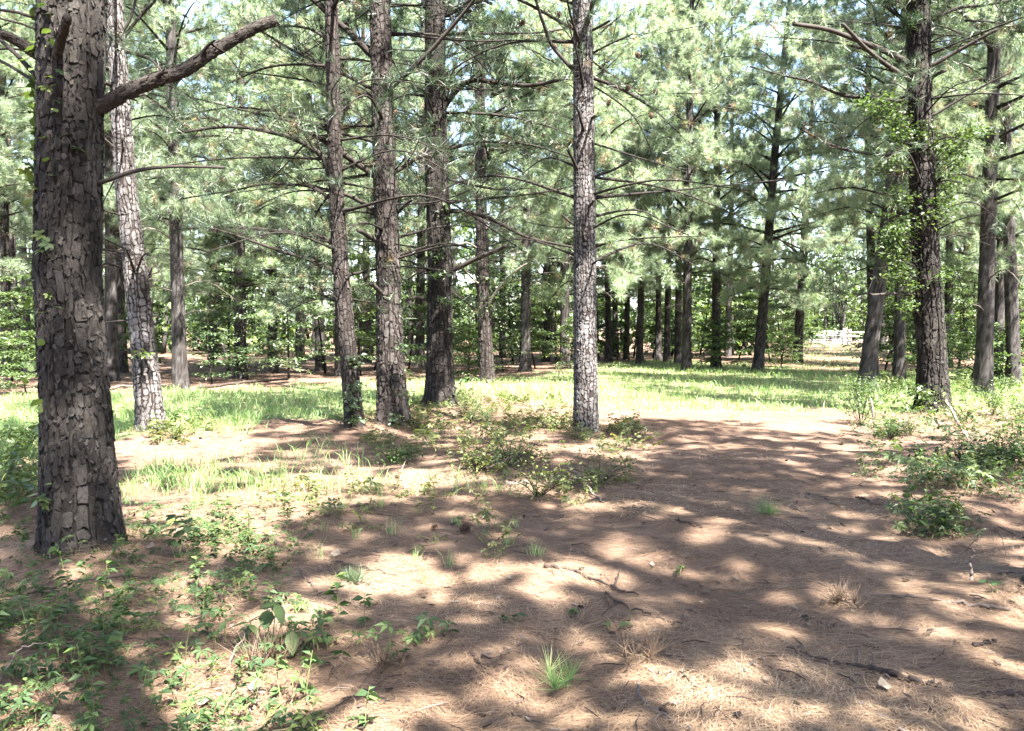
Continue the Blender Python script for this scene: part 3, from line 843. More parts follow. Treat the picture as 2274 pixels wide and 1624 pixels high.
SAPS = [
    (-30, 21, 3, 1.0), (22, 24, 3, .9), (55, 20, 5, 1.0), (75, 29, 1, 1.0), (300, 28, 3, 1.0),
    (470, 23.5, 2, 1.0), (505, 26.5, 1, 1.0), (548, 24.2, 0, .95), (640, 25.5, 0, 1.0), (722, 29, 1, 1.0),
    (800, 27, 4, .8), (830, 31, 3, 1.1), (905, 29, 3, 1.0), (928, 35, 4, 1.0),
    (1010, 28, 3, 1.0), (1040, 25.2, 5, 1.0), (1064, 33, 4, .9), (1118, 29.5, 2, 1.0), (1140, 36, 4, 1.0), (1190, 31, 3, 1.0), (1235, 35, 4, .9), (1266, 31, 5, 1.1), (1212, 41, 4, 1.1),
    (1330, 41, 4, 1.0), (1372, 40, 5, 1.1), (1408, 44, 4, 1.1), (1450, 42, 3, 1.2), (1492, 44, 4, 1.1), (1530, 40, 3, 1.1), (1555, 46, 4, 1.2),
    (1602, 32, 5, 1.15), (1640, 40, 3, 1.2), (1655, 46, 4, 1.1), (1712, 37, 3, 1.0), (1738, 39, 4, .85), (1768, 41, 4, .9), (1782, 44, 4, .8), (1735, 33.5, 5, .9),
    (1965, 29, 3, 1.1), (1985, 34, 4, 1.0), (2048, 29, 3, 1.1), (2095, 26, 5, 1.2), (2130, 29, 4, .9), (2158, 23, 5, 1.1), (2236, 27, 3, 1.1), (2262, 31, 4, 1.0), (2290, 24, 5, 1.1), (2175, 35, 4, 1.1), (2075, 37, 4, 1.1)]
SEG_S = [(-9999, 100, "at the left edge behind the thick trunk"), (100, 420, "behind the leaning pine"), (420, 780, "in the shade at the clearing's back edge"), (780, 960, "seen between the middle trunks"),
         (960, 1290, "between the vine-clad and pale trunks"), (1290, 1580, "under the thin grove"), (1580, 1850, "left of the far gate"), (1850, 2065, "right of the far gate"), (2065, 9999, "right of the vine-wrapped trunk")]
for lo, hi, where in SEG_S:
    part = sorted([b for b in SAPS if lo <= b[0] < hi], key=lambda b: b[0])
    for i, (px, d, var, s) in enumerate(part):
        o = SAP[var] if not sap_used[var] else copy_tree(SAP[var])
        sap_used[var] = True
        p = at(px, 733, d)
        o.location = (p[0], p[1], float(gz(p[0], p[1])))
        o.scale = (s, s, s * rng.uniform(0.9, 1.1)); o.rotation_euler = (0, 0, rng.uniform(0, 6.28))
        look = "pale layered sapling" if var < 3 else "low green bush" if var == 5 else "bright leafy sapling" if var == 3 else "tall leafy sapling"
        tag(o, f"{look} {where}, {ORD[i]} from the left" if len(part) > 1 else f"{look} {where}", "sapling", "leafy saplings under the pines")

# ------------------------------------------------------------------ near pines
def crown_proto(seed, H, cb, Lmax, per=4.0, gap=0.5, tn=26, tw=0.014, tk=3.4):
    rng = np.random.default_rng(seed)
    g = Geo(); tp, td = [], []
    for z, pts, r0, l in crown_limbs(rng, H, cb, Lmax, lambda z: np.array((0, 0, z)), gap, per):
        limb(g, tp, td, pts, r0, 0.006, rng, twigs=int(3 + tk * l), twig_from=0.3, twig_len=0.7, k=5, n=7, wmat=1, tmat=1)
        tp.append(np.array(pts[2])); td.append(unit(np.array(pts[2]) - np.array(pts[1])))
    tp.append(np.array((0, 0, H))); td.append(np.array((0, 0, 1.0)))
    tufts(g, tp, td, rng, n=tn, L=0.2, w=tw)
    return g.mesh("near_pine_crown", [M_NEEDLE, M_TWIG], smooth=(1,))
CROWN_WIDE = crown_proto(51, 16.0, 6.6, 4.4, per=3.3, gap=0.78, tn=40, tw=0.02, tk=2.3)
CROWN_NARROW = crown_proto(52, 15.5, 7.2, 2.2, per=2.0, gap=0.7, tn=32, tw=0.016)

# samples (row, centre x, width) in the measured picture; plates; live and dead limbs
HEROES = {
 "thick": dict(seed=1, H=16, rows=[(1240, 182, 168), (1100, 177, 152), (900, 168, 137), (600, 150, 129), (300, 155, 128), (0, 159, 131)], k=72, dz=0.04, zf=4.3, plate=(0.045, 0.12), depth=.014, plates=(0.045, 0.13, 0.1, 0.12, 0.46), flakes=4200, mat=M_BARK_DARK, flare=0.2, crown=CROWN_WIDE,
    label="thickest pine trunk in the foreground, dark plated bark, one big bent limb"),
 "leaning": dict(seed=2, H=15, rows=[(965, 336, 58), (830, 325, 54), (600, 300, 48), (400, 278, 43), (150, 262, 38), (0, 252, 36)], k=40, dz=0.06, zf=6.7, plate=(0.05, 0.085), depth=.010, plates=(0.05, 0.085, 0.12, 0.3, 0.62), mat=M_BARK_PALE, flare=0.36, crown=CROWN_NARROW,
    label="leaning pine with sunlit grey bark right behind the thickest trunk"),
 "thin": dict(seed=3, H=14, rows=[(965, 789, 42), (800, 775, 38), (600, 757, 34), (400, 745, 31), (200, 740, 29), (0, 735, 26)], k=36, dz=0.06, zf=6.7, plate=(0.042, 0.1), depth=.010, plates=(0.042, 0.1, 0.16, 0.2, 0.5), mat=M_BARK_MID, flare=0.4, crown=CROWN_NARROW,
    label="thinnest of the near pines, curved trunk with long dark limbs reaching left"),
 "scarred": dict(seed=4, H=15.5, rows=[(955, 874, 70), (800, 867, 60), (600, 862, 53), (300, 852, 48), (0, 843, 44)], k=44, dz=0.06, zf=6.8, plate=(0.055, 0.11), depth=.012, plates=(0.055, 0.11, 0.14, 0.25, 0.55), flakes=900, mat=M_BARK_MID, flare=0.4, crown=CROWN_NARROW,
    label="pine with broken dead limbs between the thinnest and the vine-clad trunk"),
 "vine": dict(seed=5, H=16.5, rows=[(905, 978, 66), (750, 976, 56), (600, 977, 53), (300, 968, 48), (0, 966, 42)], k=44, dz=0.07, zf=8.6, plate=(0.058, 0.13), depth=.014, plates=(0.058, 0.13, 0.18, 0.2, 0.45), flakes=900, mat=M_BARK_DARK, flare=0.42, crown=CROWN_NARROW,
    label="dark pine at the centre with vine leaves creeping up its trunk"),
 "pale": dict(seed=6, H=15, rows=[(968, 1302, 55), (800, 1300, 52), (500, 1298, 48), (300, 1297, 45), (0, 1293, 41)], k=44, dz=0.05, zf=6.6, plate=(0.042, 0.062), depth=.008, plates=(0.042, 0.062, 0.1, 0.42, 0.66), mat=M_BARK_PALE, flare=0.16, crown=CROWN_NARROW,
    label="straight pine with pale grey bark flecked with small black cracks"),
 "wrapped": dict(seed=7, H=16.5, rows=[(915, 2073, 68), (800, 2070, 60), (500, 2052, 53), (250, 2043, 48), (0, 2040, 46)], k=44, dz=0.07, zf=8.4, plate=(0.06, 0.14), depth=.015, plates=(0.06, 0.14, 0.18, 0.2, 0.45), flakes=900, mat=M_BARK_DARK, flare=0.42, crown=CROWN_NARROW,
    label="dark pine on the right with leafy vines bushing out from its trunk"),
 "back": dict(seed=8, H=16, rows=[(850, 1082, 33), (600, 1072, 27), (430, 1068, 24), (200, 1066, 21)], k=28, dz=0.1, zf=9, plate=(0.06, 0.14), depth=.012, plates=(0.06, 0.14, 0.16, 0.2, 0.5), mat=M_BARK_MID, flare=0.2, crown=CROWN_WIDE,
    label="reddish pine at the clearing's edge with pale broken twigs, behind the vine-clad trunk"),
 "edge": dict(seed=9, H=16, rows=[(1312, 2392, 130), (900, 2402, 125), (0, 2410, 120)], k=56, dz=0.06, zf=4.0, plate=(0.06, 0.12), depth=.02, plates=(0.06, 0.12, 0.16, 0.18, 0.5), mat=M_BARK_DARK, flare=0.9, crown=CROWN_WIDE,
    label="pine just past the right edge, only its flared root shows beside the straw"),
}
# limbs: points (x, row), widths at both ends, depth change at the end, live foliage amount
LIMBS = {
 "thick": [
    ([(215, 240), (300, 195), (400, 160), (480, 110), (560, 65), (608, 45)], 34, 21, 0.2, 0, "big bent limb, cut off at its end"),
    ([(222, 405), (300, 380), (380, 370), (500, 372)], 11, 6, 0.3, 0, None),
    ([(112, 185), (130, 110), (150, 38)], 22, 15, -0.6, 0, "dark broken stub pointing up"),
    ([(90, 125), (45, 95), (5, 75)], 24, 18, -0.1, 0, None),
    ([(95, 180), (40, 125), (0, 88), (-60, 40)], 11, 8, 0.2, 0, None),
    ([(85, 182), (0, 135), (-80, 110)], 9, 6, 0.4, 0, None),
    ([(90, 42), (40, 28), (0, 22), (-70, 10)], 8, 6, 0.0, 0, None)],
 "leaning": [
    ([(265, 98), (300, 50), (345, 0), (370, -40)], 8, 5, 0.4, 3, None), ([(262, 85), (290, 40), (305, -20)], 7, 5, 0, 0, None),
    ([(278, 115), (330, 130), (362, 160)], 9, 4, -0.3, 4, None), ([(275, 595), (240, 585), (225, 590)], 8, 5, -0.3, 0, None), ([(320, 715), (285, 712), (232, 716)], 6, 4, 0, 0, None),
    ([(285, 345), (258, 330), (232, 308)], 7, 4, -.2, 0, None), ([(258, 190), (330, 215), (430, 300)], 5, 2, 0.5, 7, None), ([(250, 50), (180, 10), (120, -50)], 7, 4, .5, 4, None)],
 "thin": [
    ([(723, 147), (663, 143), (593, 150), (518, 180), (470, 210)], 8, 3, 0.4, 9, None),
    ([(733, 388), (713, 346), (668, 316), (613, 296), (518, 281), (430, 290), (390, 296)], 14, 5, -0.3, 12, "long limb arching left"),
    ([(735, 443), (708, 423), (668, 411), (593, 408), (518, 423), (400, 442)], 9, 3, 0.7, 12, None),
    ([(738, 541), (708, 524), (628, 514), (518, 504), (430, 506), (380, 512)], 11, 4, 0.1, 9, None),
    ([(743, 603), (708, 584), (618, 556), (518, 521), (460, 505)], 10, 4, -0.6, 8, None),
    ([(730, 90), (680, 62), (600, 60), (540, 85)], 8, 3, 0.6, 9, None),
    ([(738, 300), (690, 310), (640, 360), (600, 400)], 7, 2, 1.0, 10, None),
    ([(735, 200), (790, 190), (830, 215), (860, 240)], 6, 2, 0.8, 8, None),
    ([(742, 420), (700, 480), (690, 560), (688, 640)], 6, 2, 0.9, 10, None),
    ([(758, 660), (800, 668), (832, 672)], 6, 3, 0.4, 5, None), ([(757, 670), (700, 665), (640, 690)], 5, 2, 0.5, 6, None)],
 "scarred": [
    ([(830, 127), (768, 65), (718, 20), (690, -5), (640, -60)], 16, 9, 0.2, 6, None),
    ([(833, 390), (768, 346), (708, 306), (648, 276)], 15, 9, -0.5, 0, "sunlit dead limb pointing left"),
    ([(835, 470), (778, 436), (693, 413), (661, 393)], 11, 6, -0.5, 0, None),
    ([(845, 542), (820, 525), (796, 511)], 12, 10, -0.5, 0, None),
    ([(868, 662), (845, 648), (824, 629)], 12, 9, -0.5, 0, None),
    ([(828, 198), (758, 163), (683, 130), (598, 80), (540, 40)], 9, 4, 0.5, 8, None),
    ([(868, 196), (944, 125), (999, 65), (1049, 5), (1080, -40)], 11, 6, -0.6, 0, None),
    ([(880, 380), (915, 358), (949, 343), (1000, 325)], 11, 6, 0.6, 5, None),
    ([(882, 473), (900, 455), (916, 443)], 8, 5, -0.4, 0, None),
    ([(838, 478), (800, 470), (763, 476)], 6, 3, 0.5, 4, None), ([(840, 283), (800, 280), (758, 288), (700, 320)], 8, 3, 0.9, 9, None),
    ([(872, 300), (900, 310), (930, 290)], 7, 3, 0.6, 6, None)],
 "vine": [
    ([(980, 246), (1014, 200), (1049, 178), (1110, 184), (1180, 190), (1260, 173)], 15, 7, -0.8, 9, "thick limb bending right"),
    ([(985, 250), (1110, 256), (1200, 275), (1270, 300)], 8, 3, 0.4, 9, None),
    ([(987, 333), (1059, 316), (1110, 316), (1180, 322), (1270, 350)], 9, 3, -0.6, 9, None),
    ([(990, 398), (1049, 411), (1110, 421), (1180, 418)], 8, 3, 0.6, 8, None),
    ([(995, 450), (1110, 438), (1200, 428), (1290, 408)], 8, 3, -0.9, 7, None),
    ([(995, 468), (1049, 473), (1110, 496), (1173, 528), (1270, 549)], 13, 5, -0.9, 5, None),
    ([(1000, 603), (1050, 578), (1110, 553), (1122, 546)], 14, 8, -0.6, 0, None),
    ([(950, 215), (915, 210), (879, 220), (840, 250)], 8, 3, 0.4, 7, None), ([(952, 290), (915, 280), (876, 288), (820, 300)], 9, 4, .6, 7, None), ([(955, 448), (920, 440), (881, 450), (850, 470)], 10, 4, .8, 7, None),
    ([(955, 668), (925, 660), (899, 668)], 9, 5, -.4, 0, None), ([(955, 600), (930, 605), (905, 622)], 7, 3, -.3, 4, None),
    ([(980, 40), (1020, 20), (1060, -10)], 10, 6, -.3, 4, None), ([(982, 76), (1110, 74), (1200, 72), (1280, 60)], 9, 3, .5, 11, None), ([(984, 130), (1060, 100), (1130, 90), (1200, 120)], 8, 3, -.8, 10, None),
    ([(990, 640), (1030, 668), (1060, 690)], 7, 3, .5, 4, None)],
 "pale": [
    ([(1290, 172), (1228, 105), (1208, 55), (1188, -5)], 10, 6, -0.4, 0, None),
    ([(1312, 172), (1384, 200), (1454, 245), (1509, 296)], 10, 3, -0.5, 7, "drooping limb with small cones"),
    ([(1308, 122), (1354, 98), (1406, 75)], 6, 3, -.4, 3, None), ([(1305, 72), (1330, 60), (1354, 46)], 7, 5, -.4, 0, None),
    ([(1290, 393), (1275, 360), (1261, 333)], 9, 6, -.5, 0, None), ([(1310, 395), (1355, 380), (1404, 356)], 8, 4, -.4, 0, None),
    ([(1300, 62), (1312, 25), (1322, -20)], 14, 9, -.8, 0, None), ([(1282, 503), (1262, 490), (1248, 478)], 6, 4, -.3, 0, None),
    ([(1300, 465), (1312, 455), (1318, 447)], 9, 5, -.5, 0, None), ([(1305, 270), (1316, 262), (1322, 256)], 9, 5, -.4, 0, None), ([(1300, 590), (1318, 585), (1326, 578)], 8, 4, -.4, 0, None), ([(1288, 585), (1275, 578), (1268, 570)], 7, 4, -.4, 0, None),
    ([(1280, 60), (1270, 50), (1264, 44)], 7, 5, -.2, 0, None), ([(1315, 190), (1400, 250), (1440, 320), (1460, 380)], 5, 2, .8, 7, None)],
 "wrapped": [
    ([(2030, 147), (1967, 115), (1906, 90), (1836, 65), (1761, 53)], 16, 8, -0.6, 0, "sunlit dead limb reaching left"),
    ([(2025, 180), (1937, 120), (1871, 53)], 13, 7, -0.7, 0, None),
    ([(2060, 150), (2142, 105), (2215, 65)], 12, 6, -0.6, 0, None), ([(2060, 178), (2080, 165), (2099, 157)], 10, 7, -.5, 0, None),
    ([(2028, 228), (1931, 218), (1866, 210), (1806, 183), (1741, 168), (1666, 148)], 10, 4, 0.6, 9, None),
    ([(2030, 348), (1906, 338), (1831, 316), (1771, 281)], 10, 4, .4, 10, None), ([(2045, 655), (1990, 652), (1936, 655)], 11, 5, -.5, 0, None),
    ([(2065, 260), (2167, 200), (2247, 160)], 8, 3, -.6, 0, None), ([(2076, 412), (2084, 402), (2090, 394)], 9, 6, -.3, 0, None),
    ([(2028, 60), (1950, 0), (1900, -50)], 10, 5, .8, 6, None), ([(2050, 60), (2120, 20), (2200, 10), (2290, -10)], 9, 4, .5, 9, None)],
 "back": [
    ([(1078, 690), (1100, 650), (1135, 610), (1170, 585)], 8, 4, -.6, 0, None), ([(1070, 560), (1040, 540), (1010, 545)], 6, 3, -.6, 0, None), ([(1070, 520), (1110, 480), (1150, 455)], 6, 3, -.7, 0, None),
    ([(1070, 450), (1030, 400), (1005, 370)], 6, 3, -.6, 0, None), ([(1078, 640), (1050, 620), (1025, 590)], 5, 3, -.6, 0, None), ([(1072, 600), (1110, 570), (1160, 560)], 5, 2, -.8, 0, None), ([(1068, 420), (1100, 390), (1150, 380)], 5, 2, -.5, 6, None)],
 "edge": [],
}
GROUP_NEAR = "pines standing near the camera"
HERO = {}
for key, h in HEROES.items():
    base = gpt(*HERO_BASE[key])
    d = base[1]
    rows = [(at(x, row, d), w * mpp(d) / 2) for row, x, w in h["rows"]]
    zoff = float(gz(base[0], base[1]))
    samples = [(max(p[2], 0) if i else 0.0, p[0], d, r) for i, (p, r) in enumerate(rows)]
    loc = Vector((base[0], base[1], 0))
    samples = [(z, x - base[0], y - base[1], r) for z, x, y, r in samples]
    me, axis, rad = trunk_mesh(key + "_pine_trunk", samples, h["H"], h["k"], h["dz"], h["zf"], h["plate"], h["depth"], h["mat"], h["seed"], h["flare"], plates=h["plates"], flakes=h.get("flakes", 0))
    t = thing("pine_tree", h["label"], "pine tree", loc, GROUP_NEAR)
    obj("trunk", me, t)
    rng = np.random.default_rng(100 + h["seed"])
    for pts, w0, w1, dd, live, lab in LIMBS[key]:
        n = len(pts)
        P = [at(x, y, d + dd * (i / (n - 1)) ** 1.3) - np.array(base) for i, (x, y) in enumerate(pts)]
        P = [axis(P[0][2] - 0.03)] + P
        wood = Geo(); tp, td = [], []
        r0, r1 = w0 * mpp(d) / 2, w1 * mpp(d) / 2
        deadwood = live == 0
        ln = float(np.sum(np.linalg.norm(np.diff(np.array(P), axis=0), axis=1)))
        lp = limb(wood, tp, td, P, r0, r1, rng, twigs=int(live * 2.0) if live else (5 if w0 > 30 else 3 if ln > 1.2 else 0), twig_from=0.22, twig_len=0.85 if live else 0.3, live=bool(live), k=14 if w0 > 20 else 9, n=46 if w0 > 20 else 20,
             wtint=0.6 if key == "thick" else (0.78 if deadwood else 0.5), sub=4 if live else 1, rough=0.3 if w0 > 30 else 0.22)
        if w0 > 20:         # flaky bark on the thick limbs
            nl_ = len(lp)
            for q in range(int(420 * ln)):
                f_ = rng.uniform(0.04, 0.995) * (nl_ - 1); i_ = min(int(f_), nl_ - 2)
                c_ = lp[i_] * (1 - (f_ - i_)) + lp[i_ + 1] * (f_ - i_); tn_ = unit(lp[i_ + 1] - lp[i_])
                n_ = unit(np.cross(tn_, rng.normal(size=3))); s_ = np.cross(tn_, n_)
                rr_ = (r0 + (r1 - r0) * f_ / nl_) * rng.uniform(0.98, 1.1)
                aa = np.linspace(0, 6.283, 5, endpoint=False) + rng.normal(0, .3, 5); e1, e2 = rng.uniform(.012, .035), rng.uniform(.006, .014)
                pp = c_ + n_ * rr_ + np.outer(np.cos(aa) * e1, tn_) + np.outer(np.sin(aa) * e2, s_) + np.outer(rng.normal(0, .002, 5), n_)
                wood.add(np.vstack([pp, pp - n_ * .006]), [(0, 1, 2), (0, 2, 3), (0, 3, 4)] + [t3 for u_ in range(5) for t3 in ((u_, u_ + 5, (u_ + 1) % 5), ((u_ + 1) % 5, u_ + 5, (u_ + 1) % 5 + 5))], rng.uniform(.25, .95), 2)
        b = obj("branch", wood.mesh("near_pine_branch", [M_DEAD if key == "back" else M_BRANCH, M_TWIG, M_BRANCH], smooth=(0, 1)), t)
        if lab:
            b["label"] = lab
        if live:
            g = Geo()
            sel = rng.random(len(tp)) < 0.48
            tufts(g, np.array(tp)[sel], np.array(td)[sel], rng, n=24, L=0.17, w=0.005)
            f = obj("needles", g.mesh("branch_needles", [M_NEEDLE]), b); f["kind"] = "stuff"
    if key not in ("thick", "edge", "back"):
        for q in range(21):
            z = rng.uniform(2.4, min(h["zf"], 7.6)); a = rng.uniform(0, 6.28); l = rng.uniform(0.8, 3.3)
            c0 = axis(z); dv = np.array((math.cos(a), math.sin(a), rng.uniform(-0.05, 0.3)))
            wood = Geo(); tp, td = [], []
            limb(wood, tp, td, [c0, c0 + dv * l * 0.5 + rng.normal(0, .07, 3), c0 + dv * l * (1, 1, .4) + (0, 0, rng.uniform(-.25, .1) * l)], 0.007 + 0.0065 * l, 0.005, rng, twigs=int(4 + 3 * l), twig_from=0.18, twig_len=0.75, k=5, n=12, wtint=0.45, sub=3)
            b = obj("branch", wood.mesh("near_pine_branch", [M_BRANCH, M_TWIG], smooth=(0, 1)), t)
            if z > 3.6 and q % 2:
                g = Geo(); sel = rng.random(len(tp)) < 0.3
                tufts(g, np.array(tp)[sel], np.array(td)[sel], rng, n=24, L=0.17, w=0.005)
                if g.n:
                    f = obj("needles", g.mesh("branch_needles", [M_NEEDLE]), b); f["kind"] = "stuff"
    c = obj("crown", h["crown"], t)
    c["kind"] = "stuff"
    top = axis(h["H"])
    c.rotation_euler = (-math.atan2(top[1], h["H"]), math.atan2(top[0], h["H"]), h["seed"] * 1.3)
    HERO[key] = (t, base, axis, rad, d)

# pines whose trunks stand outside the picture; their crowns shade the straw
for i, (x, y, where, cr, rot) in enumerate(((7.6, 6.2, "out of frame at the right, between the edge root and the vine-wrapped trunk", CROWN_WIDE, 2.2),
                                           (1.6, -0.9, "out of frame close behind the viewer, its crown shading the bottom of the path", CROWN_WIDE, 4.0),
                                           (7.0, 2.4, "out of frame at the right, nearer than the edge root", CROWN_WIDE, 5.3),
                                           (5.3, -0.4, "out of frame just right of the viewer, its crown shading the lower right straw", CROWN_WIDE, 1.1))):
    t = thing("pine_tree", "pine " + where, "pine tree", (x, y, float(gz(x, y))), GROUP_NEAR)
    me, axis, rad = trunk_mesh("unseen_pine_trunk", [(0, 0, 0, 0.24), (1.3, 0, 0, 0.21), (9, 0.1, 0, 0.15)], 16, 30, 0.12, 6, (0.08, 0.2), 0.02, M_BARK_DARK, 60 + i)
    obj("trunk", me, t)
    c = obj("crown", cr, t); c["kind"] = "stuff"; c.rotation_euler = (0, 0, rot)

# ------------------------------------------------------------------ pine straw lying on the ground
def straw_layer():
    rng = np.random.default_rng(5)
    g = Geo()
    def scatter(n, ylo, yhi, L, w, lift):
        # density falls off with distance
        y = ylo * (yhi / ylo) ** rng.random(n)
        x = y * rng.uniform(-0.72, 0.72, n)
        keep = grass_mask(x, y) < 0.65
        x, y = x[keep], y[keep]; n = len(x)
        ang = vnoise(x * 1.1, y * 1.1, 0, 40) * 9 + rng.normal(0, 0.75, n)
        l = L * rng.uniform(0.5, 1.25, n)
        dx, dy = np.cos(ang) * l * 0.5, np.sin(ang) * l * 0.5
        clump = vnoise(x * 5, y * 5, 0, 41)
        z0 = gz(x - dx, y - dy) + lift * rng.random(n) * (0.3 + clump) + 0.002
        z1 = gz(x + dx, y + dy) + lift * rng.random(n) * (0.3 + clump) + 0.002
        up = rng.random(n) < 0.012
        z1 = np.where(up, z1 + l * rng.uniform(0.1, 0.4, n), z1)
        bend = rng.normal(0, 0.12, n) * l
        mx, my = x - np.sin(ang) * bend, y + np.cos(ang) * bend
        wx, wy = -np.sin(ang) * w * 0.5, np.cos(ang) * w * 0.5
        a = np.stack([x - dx, y - dy, z0], -1); b = np.stack([x + dx, y + dy, z1], -1)
        m1 = np.stack([mx - wx, my - wy, (z0 + z1) / 2 + 0.003], -1); m2 = np.stack([mx + wx, my + wy, (z0 + z1) / 2 + 0.003], -1)
        v = np.stack([a, m1, b, m2], 1).reshape(-1, 3)
        q = np.arange(n)[:, None] * 4
        t = np.concatenate([q + np.array((0, 1, 3)), q + np.array((1, 2, 3))])
        patch = vnoise(x * 0.8, y * 0.8, 0, 42)
        tint = np.clip(0.28 + 0.45 * patch + rng.normal(0, 0.15, n), 0, 1)
        g.add(v, t, np.repeat(tint, 4))
    scatter(92000, 2.9, 9.0, 0.16, 0.0022, 0.02)
    scatter(22000, 7.0, 20.0, 0.2, 0.007, 0.03)
    for key, (hx, hy) in HERO_BASE.items():       # needles heaped against the trunks
        c = gpt(hx, hy); n = 420
        R0 = {"thick": .27, "edge": .25}.get(key, .19)
        a = rng.uniform(0, 6.28, n); q = R0 + np.abs(rng.normal(0, .16, n))
        x, y = c[0] + q * np.cos(a), c[1] + q * np.sin(a)
        ang = a + rng.normal(1.57, .7, n); l = rng.uniform(.08, .2, n)
        dx, dy = np.cos(ang) * l * .5, np.sin(ang) * l * .5
        z = gz(x, y) + rng.random(n) * .07 * np.exp(-(q - R0) / .12) + .004
        w = .0022 if key in ("thick", "edge") else .004
        A = np.stack([x - dx, y - dy, z + rng.uniform(0, .03, n)], -1); Bq = np.stack([x + dx, y + dy, z - rng.uniform(-.02, .02, n)], -1)
        wv_ = np.stack([-np.sin(ang) * w, np.cos(ang) * w, np.zeros(n)], -1) * .5
        mid = (A + Bq) / 2 + (0, 0, .006)
        v = np.stack([A, mid - wv_, Bq, mid + wv_], 1).reshape(-1, 3); qq = np.arange(n)[:, None] * 4
        g.add(v, np.concatenate([qq + np.array((0, 1, 3)), qq + np.array((1, 2, 3))]), np.repeat(np.clip(rng.normal(.5, .2, n), 0, 1), 4))
    o = obj("pine_straw", g.mesh("pine_straw", [M_STRAW]))
    tag(o, "loose brown pine needles covering the forest floor", kind="stuff")
straw_layer()

# ------------------------------------------------------------------ grass of the clearing
def blades(g, x, y, h, w, rng, tint, z=None, bend=0.5):
    n = len(x)
    a = rng.uniform(0, 6.28, n); la = a + rng.normal(1.57, 0.8, n)
    z = gz(x, y) - 0.01 if z is None else z
    wx, wy = np.cos(a) * w * 0.5, np.sin(a) * w * 0.5
    bx, by = np.cos(la) * h * bend * rng.uniform(0.2, 1.1, n), np.sin(la) * h * bend * rng.uniform(0.2, 1.1, n)
    hh = h * rng.uniform(0.75, 1.0, n)
    v = np.stack([np.stack([x - wx, y - wy, z], -1), np.stack([x + wx, y + wy, z], -1),
                  np.stack([x - wx * .8 + bx * .35, y - wy * .8 + by * .35, z + hh * .6], -1), np.stack([x + wx * .8 + bx * .35, y + wy * .8 + by * .35, z + hh * .6], -1),
                  np.stack([x + bx, y + by, z + hh * 0.95], -1)], 1).reshape(-1, 3)
    q = np.arange(n)[:, None] * 5
    t = np.concatenate([q + np.array((0, 1, 3)), q + np.array((0, 3, 2)), q + np.array((2, 3, 4))])
    g.add(v, t, np.repeat(tint, 5))
def meadow():
    rng = np.random.default_rng(8)
    g = Geo()
    n = 260000
    y = 8.0 * (75 / 8.0) ** rng.random(n)
    x = y * rng.uniform(-0.78, 0.78, n)
    w = grass_mask(x, y)
    cl = vnoise(x * 1.6, y * 1.6, 0, 51) * 0.6 + vnoise(x * 5, y * 5, 0, 52) * 0.4
    keep = rng.random(n) < w * sstep(0.05, 0.45, cl) * np.clip(0.35 + 8.0 / y, 0, 1)
    x, y, cl = x[keep], y[keep], cl[keep]; n = len(x)
    h = (0.06 + 0.19 * cl) * rng.uniform(0.35, 1.5, n)
    wd = 0.0045 + 0.00045 * y
    tint = np.clip(0.45 + 0.4 * (cl - 0.4) + rng.normal(0, 0.2, n), 0.2, 1); tint = np.where(rng.random(n) < 0.13, rng.uniform(0, 0.15, n), tint)
    blades(g, x, y, h, wd, rng, tint, bend=0.9)
    o = obj("meadow_grass", g.mesh("meadow_grass", [M_GRASS]))
    tag(o, "bright green grass of the sunlit clearing", kind="stuff")
    print("meadow blades", n)
meadow()

# ------------------------------------------------------------------ ground cover of small leaves
def small_creeper(rng, n=5, h=0.08, L=0.065, mat_leaf=0, mat_stem=1):
    g = Geo()
    pm = Geo()
    for i in range(5):
        a = math.radians(-110 + 55 * i); s = 1 - 0.2 * abs(i - 2) / 2
        d = np.array((math.sin(a), math.cos(a), 0)); sd = np.array((d[1], -d[0], 0))
        b = d * 0.004; t = d * L * s + (0, 0, -0.012); m = d * L * s * 0.5
        v = [b, m + sd * L * 0.2 * s + (0, 0, .004), t, m - sd * L * 0.2 * s + (0, 0, .004)]
        pm.add(v, [(0, 1, 2), (0, 2, 3)])
    src = pm.arrays()
    for i in range(n):
        p = np.array((rng.normal(0, 0.11), rng.normal(0, 0.11), h * rng.uniform(0.3, 1.3)))
        tube(g, smooth_path([(p[0] * 0.3, p[1] * 0.3, -0.01), p * 0.6, p], 3), [0.0025, 0.002, 0.0015], 3, 0.5, mat_stem, cap=False)
        place(g, src, rotm(rng.uniform(0, 6.28), rng.normal(0, 0.35), rng.normal(0, 0.35), rng.uniform(0.6, 1.35), p), mat_leaf, rng.uniform(0.15, 0.95))
    return g.arrays()
def small_weed(rng, h=0.25, mat_leaf=0, mat_stem=1, leaf=0.06):
    g = Geo()
    top = np.array((rng.normal(0, .06), rng.normal(0, .06), h))
    st = smooth_path([(0, 0, -0.01), top * 0.5 + rng.normal(0, .012, 3), top], 5)
    tube(g, st, np.linspace(0.003, 0.0015, 5), 3, 0.5, mat_stem, cap=False)
    k = 16; q = rng.uniform(0.2, 1, k)
    pos = np.stack([np.interp(q, np.linspace(0, 1, 5), st[:, j]) for j in range(3)], -1)
    a = rng.uniform(0, 6.28, k)
    leaves(g, pos, np.stack([np.cos(a), np.sin(a), rng.uniform(-.2, .4, k)], -1), rng, leaf, 0.55, mat_leaf, np.clip(rng.normal(.55, .2, k), .05, 1))
    return g.arrays()
